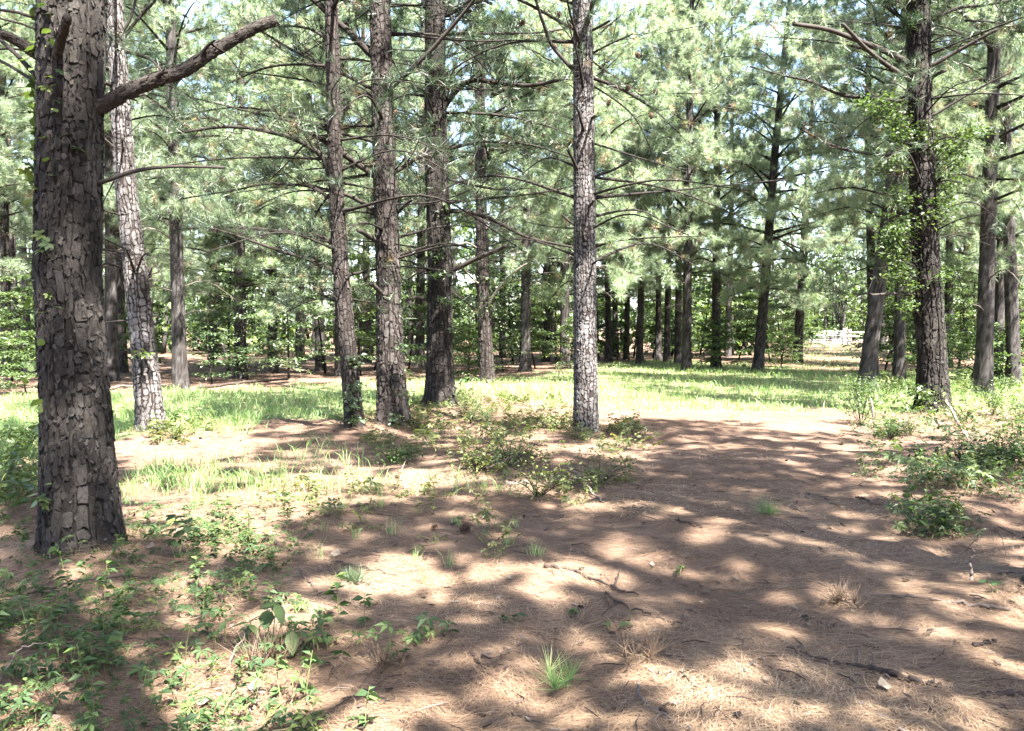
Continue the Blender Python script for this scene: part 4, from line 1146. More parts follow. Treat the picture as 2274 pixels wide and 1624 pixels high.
def cover(name, label, regions, seed, mats, makers):
    rng = np.random.default_rng(seed)
    srcs = [m(rng) for m in makers]
    g = Geo()
    for pl, n, smin, smax in regions:
        pl = poly(pl)
        lo, hi = pl.min(0), pl.max(0)
        c = 0; tries = 0
        while c < n and tries < n * 30:
            tries += 1
            x, y = rng.uniform(lo[0], hi[0]), rng.uniform(lo[1], hi[1])
            if not inside(np.array([x]), np.array([y]), pl)[0]:
                continue
            if vnoise(x * 1.4, y * 1.4, 0, 60) * 0.55 + vnoise(x * 4.1, y * 4.1, 0, 61) * 0.45 < rng.uniform(0.25, 0.62):
                continue
            s = rng.uniform(smin, smax)
            place(g, srcs[rng.integers(len(srcs))], rotm(rng.uniform(0, 6.28), rng.normal(0, .1), rng.normal(0, .1), s, (x, y, float(gz(x, y)))))
            c += 1
    o = obj(name, g.mesh(name, mats))
    tag(o, label, kind="stuff")
CR = [small_creeper] * 5
cover("creeper_ground_cover", "low green creeper leaves spread over the straw below the thick trunk",
      [([(-700, 1150), (90, 1180), (300, 1170), (520, 1170), (640, 1300), (640, 1420), (560, 1560), (640, 1700), (0, 1750), (-700, 1750)], 690, 0.35, 0.95),
       ([(280, 1130), (640, 1110), (700, 1230), (600, 1290), (300, 1230)], 60, 0.4, 0.8),
       ([(640, 1360), (1000, 1400), (800, 1650), (600, 1650)], 24, 0.7, 1.2)], 71, [M_CREEPER, M_STEM],
      CR + [lambda r: small_weed(r, 0.2), lambda r: small_weed(r, 0.28, leaf=0.07), lambda r: small_creeper(r, 3, 0.2)])
cover("weedy_ground_cover", "tangled low weeds on the straw between the middle trunks and the pale trunk",
      [([(790, 930), (960, 880), (1250, 885), (1300, 960), (1400, 1000), (1420, 1100), (1250, 1130), (1080, 1060), (960, 1020), (800, 1010)], 560, 0.45, 1.05),
       ([(1340, 960), (1440, 960), (1430, 1010), (1340, 1000)], 30, 0.7, 1.2),
       ([(330, 960), (480, 955), (480, 985), (330, 990)], 30, 0.7, 1.3),
       ([(560, 1060), (1100, 1090), (1150, 1260), (700, 1250)], 60, 0.5, 0.9)], 72, [M_WEED, M_STEM],
      [small_creeper, small_creeper, lambda r: small_weed(r, 0.22), lambda r: small_weed(r, 0.32, leaf=0.08), lambda r: small_creeper(r, 6, 0.18, 0.09)])
cover("leafy_ground_cover", "dense leafy undergrowth around the base of the vine-wrapped trunk",
      [([(1890, 860), (2600, 830), (2600, 1060), (2250, 1060), (2060, 1020), (1940, 990), (1880, 940)], 800, 0.5, 1.3),
       ([(1850, 1000), (2250, 1050), (2600, 1120), (2500, 1180), (2150, 1110), (1900, 1070)], 130, 0.6, 1.1),
       ([(1990, 1110), (2110, 1130), (2130, 1200), (2030, 1190)], 34, 0.7, 1.2),
       ([(-500, 1000), (85, 1000), (85, 1180), (-500, 1180)], 150, 0.9, 1.8)], 73, [M_LEAF, M_STEM],
      [small_creeper, lambda r: small_weed(r, 0.25), lambda r: small_weed(r, 0.36, leaf=0.08), lambda r: small_creeper(r, 6, 0.2, 0.09)])

# ------------------------------------------------------------------ climbing vines
def tri_leaf(rng, L):
    return palmate(L, L * 0.62, 3)
LEAF5 = [palmate(0.085, 0.045).mesh("vine_leaf", [M_CREEPER]), palmate(0.07, 0.04).mesh("vine_leaf", [M_CREEPER])]
_hg = Geo(); _hv, _ht = leaflet(0.085, 0.09, 0.1, 0.2); _hg.add(_hv, _ht, 0.7)
HEART = _hg.mesh("vine_leaf", [M_LEAF])
_hg2 = Geo(); _hg2.add(_hv, _ht, 0.95); HEART_PALE = _hg2.mesh("vine_leaf", [M_LEAF])
_l5b = Geo(); _s5 = palmate(0.08, 0.042).arrays(); place(_l5b, _s5, np.eye(4), 0, 0.9); LEAF5_PALE = _l5b.mesh("vine_leaf", [M_CREEPER])

def vine_on_thick():
    rng = np.random.default_rng(91)
    t0, base, axis, rad, d = HERO["thick"]
    v = thing("climbing_vine", "creeper with pale pointed leaves climbing the left side of the thickest trunk", "vine", base)
    st = Geo()
    pts = [at(x, y, d - 0.05) - base for x, y in ((95, 1200), (90, 1100), (92, 900), (88, 700), (80, 520), (78, 380), (88, 250), (95, 120), (100, 0), (100, -60))]
    path = smooth_path(pts, 60)
    tube(st, path, np.linspace(0.007, 0.003, 60), 5, 0.5)
    obj("stem", st.mesh("vine_stem", [M_STEM], smooth=(0,)), v)
    spots = []
    for i in range(120):
        y = rng.uniform(-20, 1140); y = y if rng.random() > 0.3 else rng.uniform(150, 420)
        x = np.interp(y, [0, 250, 400, 600, 900, 1150], [98, 88, 82, 82, 92, 95]) + rng.choice((-1, 1), p=(0.72, 0.28)) * abs(rng.normal(0, 15))
        spots.append((x, y))
    spots += [(150, 300), (165, 330), (140, 316), (118, 240), (125, 225), (112, 390), (100, 360), (115, 670), (105, 655), (100, 1105), (108, 1125), (120, 90), (112, 65)]
    for x, y in spots:
        p = at(x, y, d - (rng.uniform(0.0, 0.14) if x < 92 else rng.uniform(0.16, 0.3))) - base
        me = (HEART_PALE, HEART, LEAF5_PALE, LEAF5[0], LEAF5[1])[rng.choice(5, p=(.2, .25, .25, .15, .15))]
        o = obj("leaf", me, v, p)
        o.rotation_euler = (rng.normal(-0.35, 0.45), rng.normal(0, 0.4), rng.uniform(0, 6.28))
        s = rng.uniform(0.5, 1.05); o.scale = (s, s, s)
vine_on_thick()

def vine_patch(key, label, spots, n, leaf, mat, seed, spread=14, stem=True, tint=(0.5, 0.2), front=0.0):
    """leaves on short runners around measured spots (x, row, x spread, row spread, weight) of a trunk"""
    rng = np.random.default_rng(seed)
    t0, base, axis, rad, d = HERO[key]
    v = thing("climbing_vine", label, "vine", base)
    w = np.array([s[4] for s in spots], float); w /= w.sum()
    pos, dr, tt = [], [], []
    st = Geo()
    for (x, y, sx, sy, wt), cnt in zip(spots, np.maximum(3, (w * n).astype(int))):
        nb = max(2, int(cnt / 22))
        for b in range(nb):
            c = np.array((x + rng.normal(0, sx * 0.45), y + rng.normal(0, sy * 0.45)))
            dep = d - rng.uniform(0.02, 0.5) - front + (0.35 if rng.random() < 0.3 else 0)
            p0 = at(c[0], c[1], dep) - base
            ax = axis(max(p0[2] - 0.25, 0.05)); 
            a = unit(np.array((p0[0] - ax[0], p0[1] - ax[1], 0)) + 1e-6)
            root = ax + a * rad(p0[2])
            tube(st, smooth_path([root, (root + p0) / 2 + (0, 0, 0.08), p0], 5), np.linspace(0.006, 0.002, 5), 3, 0.5, 0, cap=False)
            m = max(3, int(cnt / nb))
            tint0 = np.clip(rng.normal(*tint), 0.1, 1)
            r = mpp(d) * spread
            pos.append(p0 + rng.normal(0, r, (m, 3)) * (1, 1, 0.55)); dr.append(rng.normal(0, 1, (m, 3)) * (1, 1, 0.4) + (0, 0, -0.25))
            tt.append(np.clip(tint0 + rng.normal(0, 0.14, m), 0.05, 1))
    zs = np.linspace(0.05, max(float(at(0, min(s[1] for s in spots), d)[2]), 0.6), 30)
    path = np.array([axis(z) + np.array((math.cos(-1.9 + 0.5 * math.sin(z)), math.sin(-1.9 + 0.5 * math.sin(z)), 0)) * (rad(z) + 0.012) for z in zs])
    tube(st, path, np.linspace(0.010, 0.004, 30), 5, 0.5, 0)
    obj("stem", st.mesh("vine_runners", [M_TWIG], smooth=(0,)), v)
    lg = Geo()
    leaves(lg, np.concatenate(pos), np.concatenate(dr), rng, leaf, 0.7, 0, np.concatenate(tt), flat=0.55)
    obj("foliage", lg.mesh("vine_foliage", [mat]), v)["kind"] = "stuff"
vine_patch("wrapped", "bushy vine with bright green leaves hanging off the vine-wrapped trunk",
    [(1965, 235, 45, 22, 1.6), (1990, 270, 30, 30, 1.2), (1995, 310, 30, 28, 1.2), (1975, 370, 35, 25, 1.0), (2000, 430, 25, 30, .8), (1985, 510, 40, 40, 2.2), (1990, 570, 40, 35, 2.4), (2005, 620, 30, 25, 1.2), (2010, 680, 25, 30, .7),
     (2115, 330, 35, 35, 1.6), (2150, 300, 45, 25, 1.2), (2110, 400, 25, 40, 1.2), (2100, 470, 25, 35, .9), (2090, 620, 12, 30, .4), (2060, 480, 14, 60, .5), (2050, 320, 14, 60, .5), (2050, 870, 40, 40, .8)], 5600, 0.075, M_LEAF, 92, 12, tint=(0.4, 0.2))
vine_patch("vine", "creeper with scattered drooping leaves up the centre trunk",
    [(975, 480, 22, 60, 1), (980, 560, 24, 50, 1.4), (985, 620, 26, 40, 1.6), (975, 680, 26, 40, 1.2), (1000, 740, 18, 40, 1), (965, 770, 20, 40, .7), (1010, 860, 22, 30, 1.4), (965, 380, 16, 60, .5), (960, 270, 10, 40, .4)], 330, 0.085, M_LEAF_PALE, 93, 9, tint=(0.55, 0.2))
vine_patch("scarred", "thin vine with a few small leaves along the right side of the scarred trunk",
    [(892, 650, 8, 40, 1), (898, 760, 8, 40, 1), (902, 850, 8, 40, 1), (880, 930, 18, 20, 1.2)], 120, 0.075, M_LEAF_PALE, 94, 7)
vine_patch("thin", "creeper tangled around the foot of the thinnest near pine",
    [(785, 800, 12, 30, 1), (790, 850, 14, 30, 1.2), (775, 890, 22, 25, 1.4), (795, 930, 22, 20, 1.2)], 240, 0.075, M_LEAF_PALE, 95, 9)
vine_patch("leaning", "small creeper with light leaves on the foot of the leaning pine",
    [(318, 780, 10, 14, 1), (312, 840, 10, 20, 1), (322, 900, 12, 20, .8), (350, 940, 16, 14, 1)], 120, 0.08, M_LEAF, 96, 8, tint=(.75, .2))
vine_patch("back", "grey-green leaves scattered over twigs of the reddish pine at the clearing's edge",
    [(1060, 600, 60, 40, 1), (1120, 640, 60, 30, 1), (1050, 690, 50, 30, 1)], 420, 0.085, M_LEAF_PALE, 97, 14)

# ------------------------------------------------------------------ shrubs
def shrub_proto(seed, H, R, n, mat, leaf=0.075, dry=0):
    rng = np.random.default_rng(seed)
    root = bpy.data.objects.new("shrub", None); COL.objects.link(root); root.empty_display_size = 0.1
    st = Geo(); pos, dr, tt = [], [], []
    for b in range(9):
        a = rng.uniform(0, 6.28); l = rng.uniform(0.5, 1.0)
        e = np.array((math.cos(a) * R * l, math.sin(a) * R * l, H * rng.uniform(0.45, 1.0)))
        path = smooth_path([(0, 0, -0.03), e * (0.4, 0.4, 0.6), e], 6)
        tube(st, path, np.linspace(0.008, 0.003, 6), 4, 0.5, 0)
        m = n // 9
        q = rng.uniform(0.25, 1.05, m)
        ip = np.stack([np.interp(q, np.linspace(0, 1, 6), path[:, k]) for k in range(3)], -1)
        pos.append(ip + rng.normal(0, 0.14 * R + 0.03, (m, 3)) * (1, 1, 0.6)); dr.append(rng.normal(0, 1, (m, 3)) * (1, 1, 0.3) + unit(e) * 0.5)
        t0 = np.clip(rng.normal(0.5, 0.2), .1, .95)
        tt.append(np.clip(t0 + rng.normal(0, .14, m), .05, 1))
    obj("stem", st.mesh("shrub_stems", [M_TWIG], smooth=(0,)), root)
    g = Geo(); P = np.concatenate(pos); P[:, 2] = np.abs(P[:, 2]) + 0.01
    leaves(g, P, np.concatenate(dr), rng, leaf, 0.6, 0, np.concatenate(tt), flat=0.45)
    obj("foliage", g.mesh("shrub_leaves", [mat]), root)["kind"] = "stuff"
    return root
SHRUB = [shrub_proto(201, 0.45, 0.55, 640, M_LEAF, 0.055), shrub_proto(202, 0.6, 0.6, 760, M_LEAF, 0.055), shrub_proto(203, 0.34, 0.65, 640, M_CREEPER, 0.055), shrub_proto(204, 1.0, 0.5, 760, M_LEAF, 0.055), shrub_proto(205, 0.36, 0.6, 420, M_WEED, 0.045)]
sh_used = [False] * 5
for px, py, var, s, lab in (
    (868, 1022, 2, .75, "low dark green shrub in front of the scarred trunk"),
    (1060, 1058, 4, .95, "broad yellowish bush on the straw in front of the vine-clad trunk"),
    (1130, 1045, 4, 1.0, "thin pale shrub right beside the broad yellowish bush"),
    (1195, 1100, 4, .9, "sparse shrub among grey sticks before the pale trunk"),
    (1330, 1075, 4, .7, "low green shrub on the straw just below the pale trunk"),
    (1045, 940, 3, .5, "upright leafy bush just right of the vine-clad trunk's foot"),
    (1085, 945, 3, .4, "small dark upright bush second to the right of the vine-clad trunk"),
    (1225, 965, 4, 1.0, "bright leafy shrub left of the pale trunk's foot"),
    (1300, 985, 2, .45, "small bright plant at the very foot of the pale trunk"),
    (925, 965, 4, .7, "small pale shrub between the scarred and vine-clad trunks' feet"),
    (385, 975, 0, .5, "small green shrub at the foot of the leaning pine"),
    (770, 955, 4, .7, "pale weed bush hugging the thinnest pine's foot"),
    (1912, 945, 3, .85, "tall slim bush at the grass edge left of the vine-wrapped trunk"),
    (1975, 975, 1, .6, "rounded shrub close left of the vine-wrapped trunk"),
    (2020, 965, 4, .7, "low shrub touching the left foot of the vine-wrapped trunk"),
    (2140, 1035, 2, .95, "dark spreading shrub on the right, in front of the vine-wrapped trunk"),
    (2210, 1042, 2, .9, "dark spreading shrub near the right edge, in front of the others"),
    (2255, 1020, 0, .8, "leafy shrub cut by the right edge above the dark shrubs"),
    (2140, 930, 4, 1.1, "dry thin bush just right of the vine-wrapped trunk's foot"),
    (2205, 920, 3, .7, "bright tall bush under the twin pines at the right"),
    (2262, 930, 1, .8, "bright rounded bush at the right edge under the pines"),
    (1905, 885, 1, .8, "sunlit bush at the foot of the leaning pine near the gate"),
    (20, 1110, 1, .8, "sunlit weedy bush at the left edge beside the thickest trunk"),
    (60, 1000, 0, .9, "green bush left of the thickest trunk at the grass edge")):
    o = SHRUB[var] if not sh_used[var] else copy_tree(SHRUB[var])
    sh_used[var] = True
    o.location = on_ground(px, py); o.scale = (s, s, s); o.rotation_euler = (0, 0, px * 0.37)
    tag(o, lab, "shrub", "shrubs of the undergrowth")

# ------------------------------------------------------------------ single foreground plants
def plant(name, label, cat, px, py, build, group=None):
    t = thing(name, label, cat, on_ground(px, py), group)
    build(t)
    return t
BIG = []
for tn_, w_, dr_ in ((0.6, 0.085, .2), (0.72, 0.07, .35), (0.3, 0.075, .15)):
    g_ = Geo(); v_, t_ = leaflet(0.12, w_, 0.1, dr_); g_.add(v_, t_, tn_); BIG.append(g_.mesh("broad_leaf", [M_CREEPER]))
def seedling(spec, h0=0.0, seed=0, size=1.0, leafset=(0, 1)):
    def build(t):
        rng = np.random.default_rng(seed)
        st = Geo()
        for (dx, dy, h, n) in spec:
            top = np.array((dx, dy, h))
            path = smooth_path([(dx * 0.2, dy * 0.2, -0.02), top * (0.6, 0.6, 0.6), top], 6)
            tube(st, path, np.linspace(0.004, 0.002, 6), 5, 0.6, 0)
            for i in range(n):
                o = obj("leaf", BIG[leafset[rng.integers(len(leafset))]], t, path[-1 - (i // 3) if i < 9 else 2] + np.array((0, 0, rng.uniform(-.01, .01))))
                o.rotation_euler = (rng.normal(-0.1, .25), rng.normal(0, .3), 6.283 * i / max(n, 1) * 1.62 + rng.uniform(-.4, .4))
                s = size * rng.uniform(0.6, 1.05); o.scale = (s, s, s)
        obj("stem", st.mesh("seedling_stem", [M_STEM], smooth=(0,)), t)
    return build
plant("seedling", "leafy seedling with broad pale green leaves in a whorl, left foreground", "plant", 600, 1450, seedling([(-.10, 0, .16, 5), (.02, .05, .24, 5), (.12, -.04, .13, 6), (-.04, .1, .2, 3)], seed=1))
plant("seedling", "seedling with dark glossy leaves hanging in a column right of the thickest trunk", "plant", 392, 1255, seedling([(.0, 0, .30, 8), (.06, .03, .22, 6), (-.03, -.03, .12, 4)], seed=2, leafset=(2,), size=.9))
plant("seedling", "lone plant with one large upright light leaf, bottom left", "plant", 205, 1500, seedling([(.0, 0, .12, 2), (-.05, 0, .06, 2)], seed=3, size=1.0))
plant("seedling", "spindly seedling with round pale leaves above the dark glossy one", "plant", 480, 1150, seedling([(.0, 0, .14, 4), (.12, 0, .16, 4)], seed=4, size=.6))
plant("seedling", "low green seedling left of the broad pale-leaved one", "plant", 500, 1430, seedling([(.0, 0, .12, 4), (-.1, 0, .1, 4)], seed=5, size=.65))
plant("seedling", "tiny seedling with three leaves in the sunny straw at centre", "plant", 1272, 1362, seedling([(.0, 0, .06, 5)], seed=6, size=.5))
plant("seedling", "small weed on the straw right of the dark glossy plant", "plant", 640, 1250, seedling([(.0, 0, .1, 4), (.06, 0, .06, 4)], seed=7, size=.5))
plant("seedling", "tiny dark seedling in the shade left of the pine seedling mound", "plant", 1150, 1368, seedling([(.0, 0, .06, 4), (-.08, 0, .05, 3)], seed=8, size=.5, leafset=(2,)))
plant("seedling", "small leafy sprig beside the flared root at the right edge", "plant", 2212, 1330, seedling([(.0, 0, .06, 4), (-.06, 0, .08, 3)], seed=9, size=.5, leafset=(2,)))
plant("seedling", "little green sprout beside the forked twig in mid path", "plant", 1352, 1395, seedling([(.0, 0, .05, 4), (.1, 0, .05, 4)], seed=10, size=.45))
plant("seedling", "small green sprout behind the fallen branch in mid path", "plant", 1505, 1275, seedling([(.0, 0, .06, 4), (.05, .1, .05, 3)], seed=11, size=.45))

TUFT = []
for sd_, n_, h_ in ((1, 26, .34), (2, 18, .42), (3, 34, .26), (4, 12, .38)):
    r_ = np.random.default_rng(300 + sd_); g_ = Geo()
    blades(g_, r_.normal(0, .05, n_), r_.normal(0, .05, n_), h_ * r_.uniform(.5, 1.1, n_), 0.007, r_, np.clip(r_.normal(.6, .2, n_), 0, 1), z=np.zeros(n_) - .01, bend=.6)
    TUFT.append(g_.mesh("grass_tuft", [M_GRASS]))
rngT = np.random.default_rng(12)
def grass_tuft(px, py, var, s, label):
    o = obj("grass_tuft", TUFT[var], None, on_ground(px, py))
    o.rotation_euler = (0, 0, rngT.uniform(0, 6.28)); o.scale = (s, s, s)
    tag(o, label, "grass tuft", "grass tufts growing in the straw")
for i in range(16):
    px, py = 285 + 330 * i / 15 + rngT.uniform(-18, 18), rngT.uniform(1040, 1125)
    grass_tuft(px, py, rngT.integers(4), rngT.uniform(.7, 1.05), f"tall grass tuft right of the thickest trunk, {ORD[i] if i < 15 else 'last'} from the left in that strip")
for i, (px, py) in enumerate(sorted(((665, 1110), (720, 1180), (790, 1195), (845, 1130), (872, 1185), (925, 1245), (945, 1290), (1000, 1255), (1015, 1160), (1075, 1090), (1128, 1210), (1145, 1165), (1190, 1235), (705, 1245), (760, 1130)))):
    grass_tuft(px, py, int(rngT.integers(1, 4)), rngT.uniform(.35, .6), f"thin grass sprig on open straw left of the path, {ORD[i]} from the left")
# stiff needle-leaved tufts
def spiky(px, py, n, L, label, name, cat, tint=0.45, mat=M_NEEDLE, spread=0.7, sc=1.0):
    r = np.random.default_rng(int(px)); g = Geo()
    st = Geo()
    k = 9
    pos = np.stack([r.normal(0, .05, k), r.normal(0, .05, k), np.full(k, .02)], -1) * sc
    tufts(g, pos, unit(np.stack([r.normal(0, .35, k), r.normal(0, .35, k), np.ones(k)], -1)), r, n=n, L=L, w=0.004, tint=np.clip(r.normal(tint, .15, k), .1, 1), back=0.0, spread=spread, droop=-0.25)
    t = thing(name, label, cat, on_ground(px, py))
    obj("blades", g.mesh("spiky_blades", [mat]), t)["kind"] = "stuff"
    tube(st, [(0, 0, -.02), (0, 0, .03)], [0.012 * sc, 0.006 * sc], 5, 0.4); obj("stem", st.mesh("spiky_base", [M_STEM]), t)
spiky(1238, 1495, 16, .15, "dark green spiky grass clump in the middle of the straw path", "grass_clump", "grass clump", .3, mat=M_GRASS)
spiky(786, 1290, 30, .11, "bright green pine seedling, feathery and low, left of the path", "pine_seedling", "seedling", .9, spread=.9)
spiky(1708, 1152, 16, .16, "flat dark grass clump on the straw right of the pale trunk", "grass_clump", "grass clump", .35, mat=M_GRASS, spread=1.0)
spiky(1425, 1452, 20, .17, "dark hollow mound of matted needles in the path", "needle_mound", "needle mound", .4, mat=M_STRAW, spread=1.0, sc=1.2)
spiky(1862, 1352, 22, .16, "brown heap of needles left of the long pale stick", "needle_mound", "needle mound", .2, mat=M_STRAW, spread=1.2)
spiky(858, 1472, 18, .15, "small dark needle heap in the shade, lower middle", "needle_mound", "needle mound", .15, mat=M_STRAW, spread=1.2)
spiky(590, 1480, 30, .2, "reddish needle heap under the broad-leaved seedling", "needle_mound", "needle mound", .25, mat=M_STRAW, spread=.9)
spiky(2140, 1180, 14, .2, "pale dry grass clump on the straw at the right", "grass_clump", "grass clump", .8, mat=M_STRAW, spread=.6)

# ------------------------------------------------------------------ sticks, cones, leaves on the straw
def stick(name, label, pts, w0, w1, tint=0.4, mat=None, forks=(), lift=0.012, z=None, cat="stick"):
    P = []
    for i, p in enumerate(pts):
        q = on_ground(p[0], p[1], lift) if len(p) == 2 else on_ground(p[0], p[1], p[2])
        P.append(q)
    o0 = P[0].copy(); d = o0[1]
    P = [p - o0 for p in P]
    g = Geo(); r = np.random.default_rng(int(pts[0][0] * 7 + pts[0][1]))
    path = smooth_path(P, 22)
    path[1:-1] += r.normal(0, 0.006, (20, 3))
    tube(g, path, np.linspace(w0, w1, 22) * mpp(d) / 2 * (1 + 0.12 * r.normal(0, 1, 22)), 8, tint, 0, rng=r, rough=0.25)
    t = thing(name, label, cat, o0)
    obj("shaft", g.mesh("stick_shaft", [mat or M_STICK], smooth=(0,)), t)
    for f in forks:
        Q = [(on_ground(x, y, lift + hh) - o0) for x, y, hh in f]
        g2 = Geo(); tube(g2, smooth_path(Q, 8), np.linspace(w0 * .7, w1 * .5, 8) * mpp(d) / 2, 6, tint, 0)
        obj("fork", g2.mesh("stick_fork", [mat or M_STICK], smooth=(0,)), t)
GS = "sticks lying on the straw"
for args in (
    ("fallen_branch", "dark fallen branch with a short fork in the middle of the path", [(1208, 1266), (1290, 1278), (1362, 1300), (1418, 1326)], 8, 4, .25, None, [[(1362, 1300, .0), (1372, 1290, .03), (1376, 1284, .06)]]),
    ("fallen_branch", "thin forked twig in sun just right of the dark fallen branch", [(1345, 1322), (1378, 1345), (1440, 1368), (1515, 1386)], 6, 3, .35, None, [[(1372, 1343, 0), (1355, 1358, .01), (1335, 1368, 0)]]),
    ("fallen_branch", "long straight pale stick lying toward the right edge", [(1930, 1328), (2050, 1342), (2150, 1357), (2242, 1368)], 4, 9, .6, None, []),
    ("fallen_branch", "thick dark broken branch in the lower right straw", [(1880, 1474), (1960, 1492), (2030, 1515), (2088, 1534)], 15, 12, .12, None, []),
    ("fallen_branch", "slender twig pointing at the thick broken branch", [(1748, 1445), (1800, 1458), (1850, 1470), (1885, 1474)], 4, 6, .4, None, []),
    ("fallen_branch", "pale curved stick bending down to the bottom edge", [(1420, 1500), (1421, 1530), (1445, 1562), (1490, 1590), (1535, 1616)], 8, 7, .7, None, [[(1462, 1578, 0), (1458, 1592, .01), (1448, 1602, 0)]]),
    ("fallen_branch", "thin dead twig right of the pale curved stick", [(1440, 1480), (1480, 1492), (1512, 1500)], 5, 4, .6, None, []),
    ("fallen_branch", "short dark twig slanting below the thin dead twig", [(1508, 1494), (1530, 1510), (1548, 1527)], 5, 3, .15, None, []),
    ("fallen_branch", "mossy purple-grey branch cut by the lower right edge", [(2160, 1556), (2210, 1550), (2290, 1546)], 13, 14, .3, None, []),
    ("fallen_branch", "short dark stick alone in the lower right shade", [(2160, 1453), (2185, 1447), (2212, 1440)], 9, 5, .15, None, []),
    ("fallen_branch", "small crooked root-like twig left of the pine seedling", [(664, 1275), (674, 1292), (690, 1306), (704, 1316)], 5, 3, .55, None, []),
    ("fallen_branch", "brown twig slanting left of the dark green grass clump", [(1046, 1445), (1085, 1472), (1124, 1502)], 6, 4, .3, None, []),
    ("fallen_branch", "thin bent twig above the brown slanting one", [(1105, 1452), (1130, 1436), (1172, 1416)], 4, 3, .5, None, [[(1118, 1444, 0), (1140, 1442, .01), (1165, 1440, 0)]]),
    ("fallen_branch", "fine pale twig low in the middle of the straw", [(1092, 1562), (1135, 1546), (1168, 1530)], 4, 2, .7, None, []),
    ("fallen_branch", "weathered stick in the grass sprigs below the scarred trunk", [(690, 1136), (750, 1132), (818, 1127)], 7, 9, .5, None, []),
    ("fallen_branch", "short bleached white stick at the edge of the weedy patch", [(1118, 1080), (1145, 1078), (1172, 1076)], 11, 9, .95, None, []),
    ("fallen_branch", "bleached stick leaning out of the weeds toward the path", [(1262, 1062, .12), (1290, 1080, .08), (1335, 1112, .01)], 5, 4, .95, None, []),
    ("fallen_branch", "grey stick propped across the weedy patch", [(1080, 1062, .05), (1140, 1050, .1), (1200, 1046, .12)], 6, 4, .6, None, []),
    ("fallen_branch", "arched dry stem near the flared root at the right", [(2145, 1222, .0), (2185, 1206, .12), (2222, 1218, .08), (2232, 1236, .0)], 2, 1.5, .5, None, []),
    ("fallen_branch", "white splinter standing upright in the straw at the right", [(2156, 1292, -.02), (2157, 1292, .09), (2158, 1292, .2)], 8, 3, .98, None, []),
    ("fallen_branch", "tan dry stem leaning across the creeper at bottom left", [(498, 1500, .0), (560, 1430, .12), (640, 1335, .03)], 4, 3, .85, None, []),
    ("fallen_branch", "long dry stem lying over the creeper near the bottom edge", [(-10, 1560, .02), (60, 1520, .12), (130, 1480, .05)], 4, 3, .8, None, []),
    ("fallen_branch", "short white stick under the creeper at the bottom", [(515, 1614), (545, 1590), (572, 1556)], 6, 5, .9, None, []),
    ("fallen_branch", "thin dark stick lying through the creeper below the thickest trunk", [(60, 1345, .03), (200, 1325, .05), (330, 1312, .02)], 5, 5, .4, None, []),
    ("fallen_branch", "long twig under the grass sprigs at the left of the path", [(720, 1250), (800, 1262), (880, 1275)], 3, 3, .35, None, []),
    ("fallen_branch", "thin twig on sunny straw right of the weedy patch", [(1500, 1165), (1530, 1170), (1560, 1178)], 4, 3, .2, None, []),
    ("fallen_branch", "fallen log along the shaded forest edge behind the clearing", [(440, 868, .1), (540, 858, .12), (640, 852, .1)], 8, 6, .3, None, []),
    ("fallen_branch", "pale fallen branches' main stem left of the leaning pine", [(245, 878, .15), (275, 872, .2), (330, 868, .12)], 7, 5, .8, None, []),
    ("fallen_branch", "dead stick leaning at the foot of the vine-wrapped trunk", [(2100, 930, .35), (2125, 965, .2), (2150, 985, .02)], 6, 4, .9, None, []),
    ("fallen_branch", "grey snag standing in the shrubs left of the vine-wrapped trunk", [(1943, 965, .0), (1940, 962, .3), (1932, 955, .52)], 8, 5, .8, None, []),
    ("fallen_branch", "small branch on shaded straw below the right shrubs", [(1900, 1110), (1925, 1118), (1935, 1126)], 5, 4, .2, None, [])):
    stick(*args)

def cone_mesh():
    g = Geo(); r = np.random.default_rng(4)
    L, R = 0.075, 0.03
    tube(g, [(0, 0, 0), (0, 0, L * .5), (0, 0, L)], [R * .5, R * .7, R * .2], 8, 0.2, 0)
    for i in range(70):
        s = (i + .5) / 70; a = i * 2.39996
        rr = R * (math.sin(math.pi * min(1, s * .82 + .12)) ** .7); z = L * s
        c = np.array((math.cos(a), math.sin(a), 0)); sd = np.array((-c[1], c[0], 0))
        b = c * rr * .5 + (0, 0, z); t = c * rr * 1.15 + (0, 0, z + .010)
        g.add([b - sd * .004, b + sd * .004, t + sd * .008, t - sd * .008, t - (0, 0, .005)], [(0, 1, 2), (0, 2, 3), (3, 2, 4), (0, 4, 1), (1, 4, 2), (0, 3, 4)], r.uniform(.3, .8), 0)
    return g.mesh("pine_cone", [M_CONE])
CONE = cone_mesh()
for px, py, s, rot, lab in ((1022, 1178, 1.25, 1.1, "open brown pine cone on the straw amid thin grass sprigs"), (962, 1166, .8, .4, "small dark cone fragment left of the open pine cone"), (1390, 1430 + 8, .6, 2.0, "small closed cone beside the hollow needle mound")):
    o = obj("pine_cone", CONE, None, on_ground(px, py, .025)); o.rotation_euler = (1.35, .2, rot); o.scale = (s,) * 3
    tag(o, lab, "pine cone", "pine cones on the ground")
